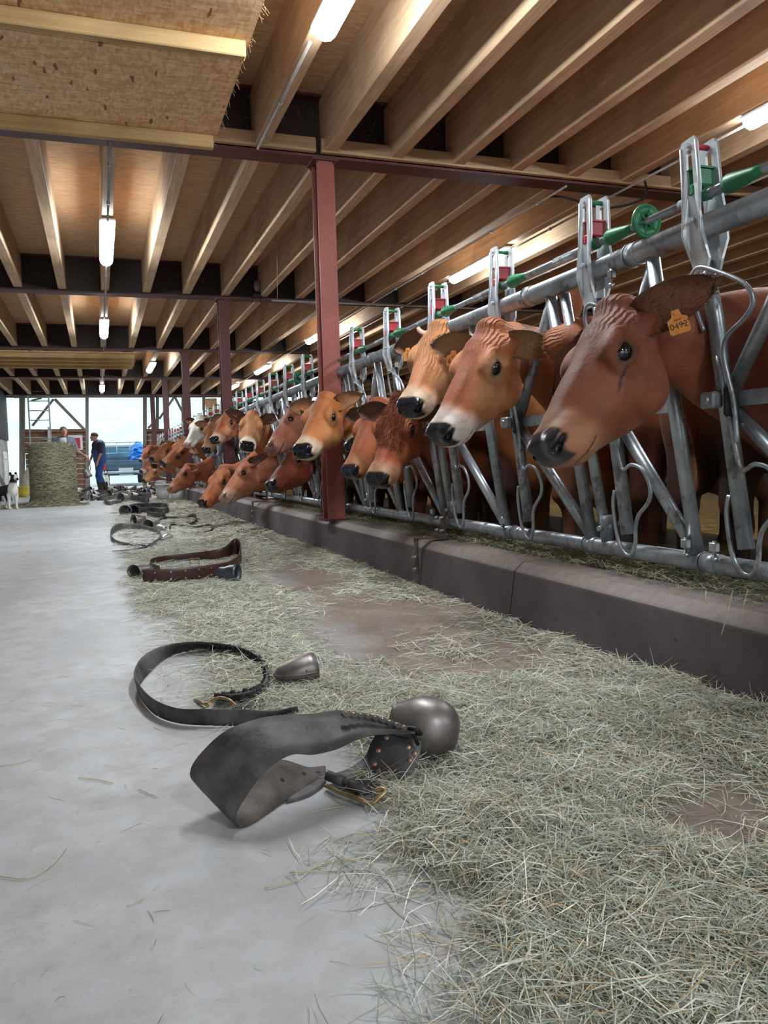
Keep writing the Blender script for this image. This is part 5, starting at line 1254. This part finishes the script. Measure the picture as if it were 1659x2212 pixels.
# local frame: faces -x, seen from the side and a little behind
Lf = dict(ls=(.02, -.19, 1.40), le=(-.02, -.25, 1.13), lw=(-.12, -.24, .90), rs=(.02, .19, 1.40), re=(-.03, .27, 1.13), rw=(-.16, .22, .92))
def body1(x, y, z):
    d = headsd(x, y, z, np.array((-.09, 0, 1.60)), (-1, .2)); d = smin(d, rcone(x, y, z, (-.05, 0, 1.52), (.0, 0, 1.42), .055, .065), .02)
    d = smin(d, chain(x, y, z, [(.02, 0, 1.33), (.03, 0, 1.0)], [.13, .13]), .05)
    for s in ('l', 'r'):
        d = smin(d, chain(x, y, z, [Lf[s+'s'], Lf[s+'e'], Lf[s+'w']], [.058, .042, .027]), .02)
        d = smin(d, hand(x, y, z, np.array(Lf[s+'w']), (-.25, 0, -1), np.array((-1., 0, 0))), .01)
    for P in ([(.03, -.09, .95), (-.06, -.11, .50), (-.02, -.11, .10)], [(.03, .09, .95), (.05, .11, .50), (.20, .11, .14)]): d = smin(d, chain(x, y, z, P, [.08, .05, .04]), .03)
    return d
part('body', body1, (-.35, -.42, .05), (.35, .42, 1.80), .012, M['skin'], e)
def shirt(x, y, z):
    d = chain(x, y, z, [(.02, -.05, 1.36), (.02, .05, 1.36)], [.155, .155]); d = smin(d, rcone(x, y, z, (.02, 0, 1.36), (.03, 0, 1.10), .15, .15), .05)
    for s in ('l', 'r'):
        a, b_ = np.array(Lf[s+'s']), np.array(Lf[s+'e']); d = smin(d, rcone(x, y, z, a, a+(b_-a)*.85, .078, .068), .03)
    return smax(d, z-1.50, .02)
part('shirt', shirt, (-.3, -.4, .95), (.3, .4, 1.55), .014, M['dark_shirt'], e)
def over(x, y, z):
    d = rcone(x, y, z, (.045, 0, 1.37), (.04, 0, 1.0), .165, .172); d = smin(d, ell(x, y, z, (.06, 0, .96), (.16, .19, .17)), .05)
    for P in ([(.04, -.09, .92), (-.06, -.11, .50), (-.03, -.11, .30)], [(.04, .09, .92), (.05, .11, .50), (.12, .11, .30)]): d = smin(d, chain(x, y, z, P, [.115, .085, .08]), .05)
    d = smin(d, np.minimum(rcone(x, np.abs(y), z, (.05, .10, 1.25), (.09, .10, 1.46), .07, .04), 9), .03)
    return smax(d, -z+.30, .01)
part('overall', over, (-.3, -.3, .25), (.35, .3, 1.55), .014, M['overall'], e)
def bootf(x, y, z):
    d = chain(x, y, z, [(-.06, -.11, .36), (-.02, -.11, .10)], [.07, .06]); d = smin(d, rcone(x, y, z, (-.0, -.11, .06), (-.20, -.12, .045), .055, .045), .03)
    d2 = chain(x, y, z, [(.11, .11, .34), (.21, .11, .14)], [.07, .058]); d2 = smin(d2, rcone(x, y, z, (.24, .11, .12), (.08, .11, .045), .05, .045), .03); return smax(np.minimum(d, d2), -z+.002, .005)
part('boots', bootf, (-.32, -.25, -.02), (.35, .25, .48), .013, M['boot'], e)
def hairf(x, y, z): c = ell(x, y, z, (-.075, 0, 1.645), (.108, .088, .092)); return smax(smax(c, -(z-(1.615+.25*np.clip(-x-.09, 0, 1))), .01), -(x+.17), .01)
part('hair', hairf, (-.25, -.15, 1.5), (.1, .15, 1.8), .010, M['hair'], e)
e.rotation_euler = (0, 0, .35)

px_ = pt(136, 1076, 'z', 0); e = empty('person', (float(pt(137, 950, 'y', 20.6)[0]), 20.6, 0)); e.scale = (.98,)*3; tag(e, 'grey-haired person in an open grey-blue shirt over white, standing behind the round bale', 'person')
H0 = 1.62
def body2(x, y, z):
    d = headsd(x, y, z, np.array((.02, -.07, 1.60)), (.25, -1)); d = smin(d, rcone(x, y, z, (.01, -.04, 1.52), (.0, 0, 1.42), .055, .065), .02)
    d = smin(d, chain(x, y, z, [(0, 0, 1.33), (0, .0, 1.0)], [.14, .14]), .05)
    for s in (-1, 1):
        w_ = np.array((.46, -.22, 1.02) if s > 0 else (-.30, -.20, .98))
        d = smin(d, chain(x, y, z, [(s*.20, 0, 1.40), (s*.28, -.02, 1.14), tuple(w_)], [.058, .044, .028]), .02); d = smin(d, hand(x, y, z, w_, (.6*s, -.3, -.6), np.array((0, -1., 0))), .01)
        d = smin(d, chain(x, y, z, [(s*.10, 0, .95), (s*.12, -.02, .50), (s*.12, .0, .08)], [.09, .055, .045]), .03)
    return d
part('body', body2, (-.5, -.45, .03), (.68, .3, 1.80), .014, M['skin'], e)
def tee(x, y, z): d = rcone(x, y, z, (0, -.01, 1.36), (0, -.01, 1.02), .155, .165); return smax(d, z-1.47, .02)
part('undershirt', tee, (-.3, -.3, .9), (.3, .3, 1.55), .014, M['tee'], e)
def sh2(x, y, z):
    d = chain(x, y, z, [(-.10, .01, 1.36), (.10, .01, 1.36)], [.14, .14]); d = smin(d, rcone(x, y, z, (0, .02, 1.36), (0, .02, .98), .175, .18), .04)
    d = smax(d, -(ell(x, y, z, (.0, -.2, 1.3), (.07, .16, .5))), .01)
    for s in (-1, 1): d = smin(d, rcone(x, y, z, (s*.19, 0, 1.40), (s*.27, -.02, 1.17), .082, .072), .03)
    return smax(d, z-1.49, .02)
part('shirt', sh2, (-.45, -.35, .8), (.45, .35, 1.55), .014, M['grey_shirt'], e)
def tr2(x, y, z):
    d = ell(x, y, z, (0, .01, .94), (.18, .14, .14))
    for s in (-1, 1): d = smin(d, chain(x, y, z, [(s*.10, 0, .90), (s*.12, -.02, .50), (s*.12, 0, .12)], [.11, .08, .07]), .04)
    return d
part('trousers', tr2, (-.3, -.25, .03), (.3, .25, 1.1), .016, M['overall'], e)
def bt2(x, y, z): X = np.abs(x); return smax(rcone(x*0+X, y, z, (.12, .02, .06), (.13, -.17, .045), .055, .045), -z+.002, .005)
part('boots', bt2, (-.25, -.3, -.02), (.25, .15, .15), .014, M['boot'], e)
def hr2(x, y, z): return smax(ell(x, y, z, (.015, -.055, 1.645), (.090, .108, .092)), -(z-1.66+.35*np.clip(y+.07, -.2, 1)), .01)
b = MB()
for s in (-1, 1): b.ball((.02+s*.032+.02, -.158, 1.612), (.009, .006, .006), 8, 5)
b.build('eyes', M['eye'], e)
part('hair', hr2, (-.15, -.25, 1.5), (.15, .12, 1.8), .010, M['grey_hair'], e)
# the bell collar he holds beside the bale
e = empty('bell_collar', (-.40, 20.36, .74)); tag(e, 'large dark collar with bell held hanging at the right side of the bale', 'bell collar')
q = [(-.14, 0, .20), (-.04, 0, .28), (.08, -.01, .25), (.15, -.02, .12), (.19, -.03, -.02), (.17, -.03, -.12), (.07, -.03, -.16), (-.02, 0, -.12)]
A_ = [np.array(p)+np.array((-.40, 20.34, .74)) for p in q]; B_ = [a+np.array((.01, .13, .0)) for a in A_]; ribbon('strap', A_, B_, .012, [M['leather'], M['leather_brown']], e)
A_ = [np.array((p[0]*.55-.01, p[1], p[2]*.6))+np.array((-.40, 20.34, .74)) for p in q]; ribbon('pale_lining', A_, [a+np.array((.0, .12, 0)) for a in A_], .01, [M['leather_grey'], M['tee']], e)
flat_bell(e, (-.34, 20.34, .70), (.35, -.1, -.9), .24, .11, .09, M['bell_iron'])

# ------------------------------------------------------------------ dogs
def dogf(x, y, z):
    Y = np.abs(y); d = rcone(x, y, z, (.12, 0, .40), (-.32, 0, .38), .125, .105, 1.15); d = smin(d, rcone(x, y, z, (.14, 0, .44), (.24, 0, .62), .09, .065), .05)
    d = smin(d, ell(x, y, z, (.27, 0, .66), (.085, .070, .068)), .02); d = smin(d, rcone(x, y, z, (.30, 0, .645), (.415, 0, .625), .042, .026), .02)
    d = smin(d, ell(x, Y, z, (.225, .055, .735), (.022, .028, .045)), .012); d = smin(d, ell(x, y, z, (.20, 0, .40), (.09, .085, .13)), .04)
    for hx, bk in ((.14, 0), (-.32, 1)):
        l = rcone(x, Y, z, (hx, .075, .32), (hx-(.0 if not bk else -.05), .075, .18), .050, .026); l = smin(l, rcone(x, Y, z, (hx+(.05 if bk else 0), .075, .18), (hx-(.04 if bk else 0), .075, .04), .025, .022), .02); l = smin(l, ell(x, Y, z, (hx+.02-(.04 if bk else 0), .075, .022), (.045, .028, .022)), .01); d = smin(d, l, .03)
    d = smin(d, chain(x, y, z, [(-.40, 0, .40), (-.52, 0, .26), (-.62, 0, .22)], [.035, .045, .02]), .03)
    return smax(d, -z+.003, .004)
def dogc(V):
    x, y, z = V.T; Y = np.abs(y); n = len(V); C = np.tile(np.array((.012, .012, .014)), (n, 1)); W_ = np.array(srgb('e4e0da'))
    m = np.zeros(n); m = np.maximum(m, sstep(.19, .13, z)); m = np.maximum(m, sstep(.15, .19, x)*sstep(.58, .52, z)); m = np.maximum(m, sstep(.022, .014, Y)*(x > .24)*(z > .62)); m = np.maximum(m, sstep(.32, .36, x)*(z > .55)); m = np.maximum(m, (x < -.58)*1.)
    m = np.maximum(m, sstep(.12, .16, x)*sstep(.36, .30, z)); m *= 1-sstep(.402, .41, x)*(z > .6)
    return C*(1-m[:, None])+W_*m[:, None]
M['dogfur'] = M['hay'].copy(); M['dogfur'].name = 'dog_fur'
for lb_, px_d, sc_, rz in (('black and white sheepdog standing at the left edge in front of the wall', (22, 1100), .86, -1.05), ('distant black and white dog sitting in front of the truck', (232, 1062), .80, -1.6)):
    p = pt(*px_d, 'z', 0); 
    if 'distant' in lb_: p = np.array((.20, 28.6, 0))
    e = empty('dog', (p[0], p[1], 0)); tag(e, lb_, 'dog')
    V, F = sdfmesh(dogf, (-.7, -.2, -.02), (.5, .2, .85), .012 if 'distant' not in lb_ else .02); Vn = V.copy()
    if 'distant' in lb_: a_ = .9; Vn[:, 2] = np.where(V[:, 0] < .1, V[:, 2]*(1+.9*(V[:, 0]-.1)), V[:, 2]); Vn[:, 0] = np.where(V[:, 0] < .1, .1+(V[:, 0]-.1)*.6, V[:, 0])
    me = rawmesh('dog_body', Vn, F, True, [M['dogfur']]); setcol(me, dogc(V)); mobj('body', me, e)
    b = MB()
    for s in (-1, 1): b.ball((.335, s*.036, .675), .010, 8, 6)
    b.build('eyes', M['eye'], e)
    e.rotation_euler = (0, 0, rz); e.scale = (sc_,)*3

# ------------------------------------------------------------------ pick-up truck seen from behind, outside the doorway
TY = 31.5; tc = float(pt(272, 1010, 'y', TY)[0]); e = empty('pickup_truck', (tc, TY, 0)); tag(e, 'dark blue-grey pickup truck parked tail-on outside the doorway', 'truck')
M['truck'] = pmat('truck_paint', '3c5266', '4a6379', 3, .3, .2); M['glass'] = pmat('truck_glass', '3d6f86', '5c93a8', 2, .1); M['plate'] = pmat('plate', 'b8bab4', 'cfd0ca', 20, .5); M['bumper'] = pmat('bumper', '8fa0ab', 'a8b7c0', 6, .35, .4)
Wt = 1.66
b = MB(); b.box((0, .04, .72), (Wt-.06, .05, .46), bev=.02); b.box((0, .012, .80), (Wt-.3, .02, .10), bev=.01); b.box((0, .012, .62), (Wt-.3, .02, .08), bev=.01); b.build('tailgate', M['truck'], e)
b = MB(); b.box((0, 1.3, .58), (Wt, 2.4, .40), bev=.05)
for s in (-1, 1): b.box((s*(Wt/2-.03), 1.2, .80), (.06, 2.3, .34), bev=.02)
b.box((0, 2.2, .9), (Wt, .06, .4)); b.box((0, 4.4, .72), (Wt, 1.6, .5), bev=.1); b.build('bed', M['truck'], e)
b = MB(); n = [(2.3, .95), (2.36, 1.50), (2.55, 1.58), (3.4, 1.58), (4.0, 1.0), (4.2, .95)]; V = []
for s, k in ((-1, 1), (1, 1)):
    for (yy, zz) in n: V.append((s*(Wt/2-.02-(.12 if zz > 1.2 else 0)), yy, zz))
b.add(V, [(i, i+1, 6+i+1, 6+i) for i in range(5)]+[tuple(range(6))[::-1], tuple(range(6, 12)), (5, 0, 6, 11)]); b.build('cab', M['truck'], e)
b = MB(); b.box((0, 2.325, 1.26), (Wt-.46, .03, .36), Matrix.Rotation(-.1, 3, 'X'), bev=.02); b.build('rear_window', M['glass'], e)
b = MB(); b.box((0, -.05, .50), (Wt-.02, .14, .10), bev=.03); b.box((0, -.05, .40), (.5, .1, .06)); b.build('bumper', M['bumper'], e)
b = MB(); b.box((0, -.005, .62-.02), (.52, .012, .12), bev=.004); b.build('number_plate', M['plate'], e)
b = MB()
for z in (.0,):
    b.tube([(-Wt/2+.06, 2.1, .95), (-Wt/2+.10, 2.1, 1.68), (Wt/2-.10, 2.1, 1.68), (Wt/2-.06, 2.1, .95)], .022, 8)
    b.tube([(-Wt/2+.1, 2.1, 1.25), (Wt/2-.1, 2.1, 1.25)], .016, 6); b.tube([(-.25, 2.1, 1.0), (-.25, 2.1, 1.68)], .014, 6); b.tube([(.25, 2.1, 1.0), (.25, 2.1, 1.68)], .014, 6)
b.build('load_rack', M['bumper'], e)
for s in (-1, 1):
    b = MB(); b.box((s*(Wt/2-.07), -.0, .72), (.11, .05, .26), bev=.01); b.build('tail_lamp', M['red_plastic'], e)
    for yy in (.85, 4.3): b = MB(); b.lathe([(.0, -.1), (.20, -.1), (.32, -.09), (.34, -.05), (.34, .05), (.32, .09), (.20, .1), (0, .1)], (s*(Wt/2-.14), yy, .34), (1, 0, 0), 20); b.build('wheel', M['rubber'], e)
e2 = empty('tarpaulin', (tc+.52, TY+1.0, .95)); tag(e2, 'crumpled bright blue tarpaulin piled on the truck bed', 'tarpaulin'); M['tarp'] = pmat('blue_tarp', '1565b4', '2f86d6', 5, .35)
V = []; F = []; nn = 12
for j in range(nn+1):
    for i in range(nn):
        a = 2*math.pi*i/nn; t = j/nn; r = .36*math.sqrt(max(0, 1-t**2.4))*(1+random.uniform(-.22, .22)); V.append((r*math.cos(a), r*1.4*math.sin(a), -.15+.85*t+random.uniform(-.04, .04)))
for j in range(nn):
    for i in range(nn): F.append((j*nn+i, j*nn+(i+1) % nn, (j+1)*nn+(i+1) % nn, (j+1)*nn+i))
mobj('tarp_sheet', rawmesh('tarp_sheet', V, F, False, [M['tarp']]), e2)

# ------------------------------------------------------------------ things along the left wall and at the far end
def pole(name, label, p0, p1, r, mat, cat):
    b = MB(); b.tube([p0, p1], r, 8); b.tube([p1, np.array(p1)+(np.array(p1)-np.array(p0))*.02], r*1.3, 8); o = b.build(name, mat); tag(o, label, cat); return o
xw = XL+.06
for i, (ya, yb, dx) in enumerate(((20.3, 18.2, 0), (20.7, 18.9, .1), (20.0, 17.4, .16))):
    pole('aluminium_pole', ['nearest aluminium pole leaning against the left concrete wall', 'middle aluminium pole leaning on the left wall', 'longest aluminium pole leaning on the left wall beside the dog'][i], (xw+.62-dx, ya, .01), (xw+.05, yb, 2.0-.2*i), .022, M['alu'], 'pole')
e = empty('ladder', (ex(83)+.05, YE-.35, 0)); tag(e, 'bright aluminium ladder hanging in front of the left end window', 'ladder')
for s in (-.29, .29): b = MB(); b.box((s, 0, 1.48), (.045, .06, 2.9)); b.build('stile', M['alu'], e)
for k in range(9): b = MB(); b.tube([(-.28, 0, .75+k*.29), (.28, 0, .75+k*.29)], .015, 6); b.build('rung', M['alu'], e)
e = empty('shovel', (xw+.14, 21.6, 0)); tag(e, 'red-bladed shovel standing against the left wall near the poles', 'shovel')
b = MB(); b.tube([(0, 0, .0), (-.03, 0, 1.0)], .016, 8); b.build('handle', M['rust'], e)
b = MB(); b.prism([(-.15, .45), (-.17, 1.25), (-.1, 1.5), (.08, 1.5), (.15, 1.25), (.13, .45)], lambda p: (.03+.0*p[1], p[0], p[1]), lambda p: (.045, p[0]*.98, p[1])); b.build('blade', M['red_plastic'], e)
e = empty('fly_swatter', (xw+.1, 20.9, 1.75)); tag(e, 'bright green plastic scoop hanging high on the left wall', 'tool')
b = MB(); b.prism([(-.10, 0), (-.12, .25), (-.06, .38), (.06, .38), (.12, .25), (.10, 0)], lambda p: (0, p[0], p[1]), lambda p: (.02, p[0], p[1])); b.tube([(0.01, 0, -.35), (.01, 0, .02)], .014, 6); b.build('scoop', NT('bright_green').m, e); bpy.data.materials['bright_green'].node_tree.nodes['Principled BSDF'].inputs[0].default_value = (.08, .75, .35, 1)
b = MB(); b.box((0, 0, 0), (.35, .5, .05), bev=.006); b.box((.1, .1, .09), (.1, .25, .12), bev=.03); o = b.build('wall_shelf', M['timber_v'], None, (xw+.2, 20.4, 1.55)); tag(o, 'small cluttered shelf on the left wall under the green scoop', 'shelf')
b = MB(); b.box((0, 0, .6), (.05, .8, 1.15), bev=.01); b.tube([(.03, -.3, 1.0), (.05, 0, .98), (.03, .3, 1.0)], .01, 6); o = b.build('white_board', M['white_plastic'], None, (xw+.28, 22.6, 0)); tag(o, 'upright white board leaning behind the red shovel', 'board')
def bucket(name, label, p, r, h, mat, m2=None):
    e = empty(name, p); tag(e, label, 'bucket'); b = MB(); b.lathe([(0, .005), (r*.82, .005), (r*.9, h*.5), (r, h), (r*1.06, h), (r*1.06, h-.02), (r*.98, h-.03), (r*.8, .02), (0, .02)], (0, 0, 0), (0, 0, 1), 20); b.build('pail', mat, e)
    b = MB(); b.tube([(r*math.cos(a)*1.04, .03, h-.02+.6*r*math.sin(a)) for a in np.linspace(0, math.pi, 9)], .005, 5); b.build('bail_handle', M['alu'], e)
M['yellow'] = pmat('yellow_plastic', 'c9b13a', 'd9c34e', 5, .5); M['feedbag'] = pmat('feed_bag', 'b8ab98', 'dcd2c2', 6, .7, 0, .4, 20)
p = pt(40, 1075, 'z', 0); bucket('bucket', 'yellow bucket beside the foot of the leaning poles', (p[0]+.1, p[1]+.3, 0), .14, .27, M['yellow'])
p = pt(350, 1070, 'z', 0); bucket('bucket', 'left one of two white buckets at the kerb under the lowest grazing cow', (1.22, 17.3, 0), .155, .32, M['white_plastic']); bucket('bucket', 'right one of two white buckets at the kerb under the lowest grazing cow', (1.46, 16.6, 0), .16, .32, M['white_plastic'])
V = []; F = []
for j in range(9):
    for i in range(14):
        a = 2*math.pi*i/14; t = j/8; r = (.22*(1-t**3*.6))*(1+random.uniform(-.1, .1)); V.append((r*math.cos(a), r*1.2*math.sin(a), .75*t+.002))
for j in range(8):
    for i in range(14): F.append((j*14+i, j*14+(i+1) % 14, (j+1)*14+(i+1) % 14, (j+1)*14+i))
F.append(tuple(range(14))[::-1]); F.append(tuple(range(8*14, 9*14))); p = pt(56, 1074, 'z', 0)
o = mobj('feed_sack', rawmesh('feed_sack', V, F, True, [M['feedbag']]), None, (p[0]+.05, p[1]+1.2, 0)); tag(o, 'pale crumpled feed sack between the bale and the left wall', 'sack')
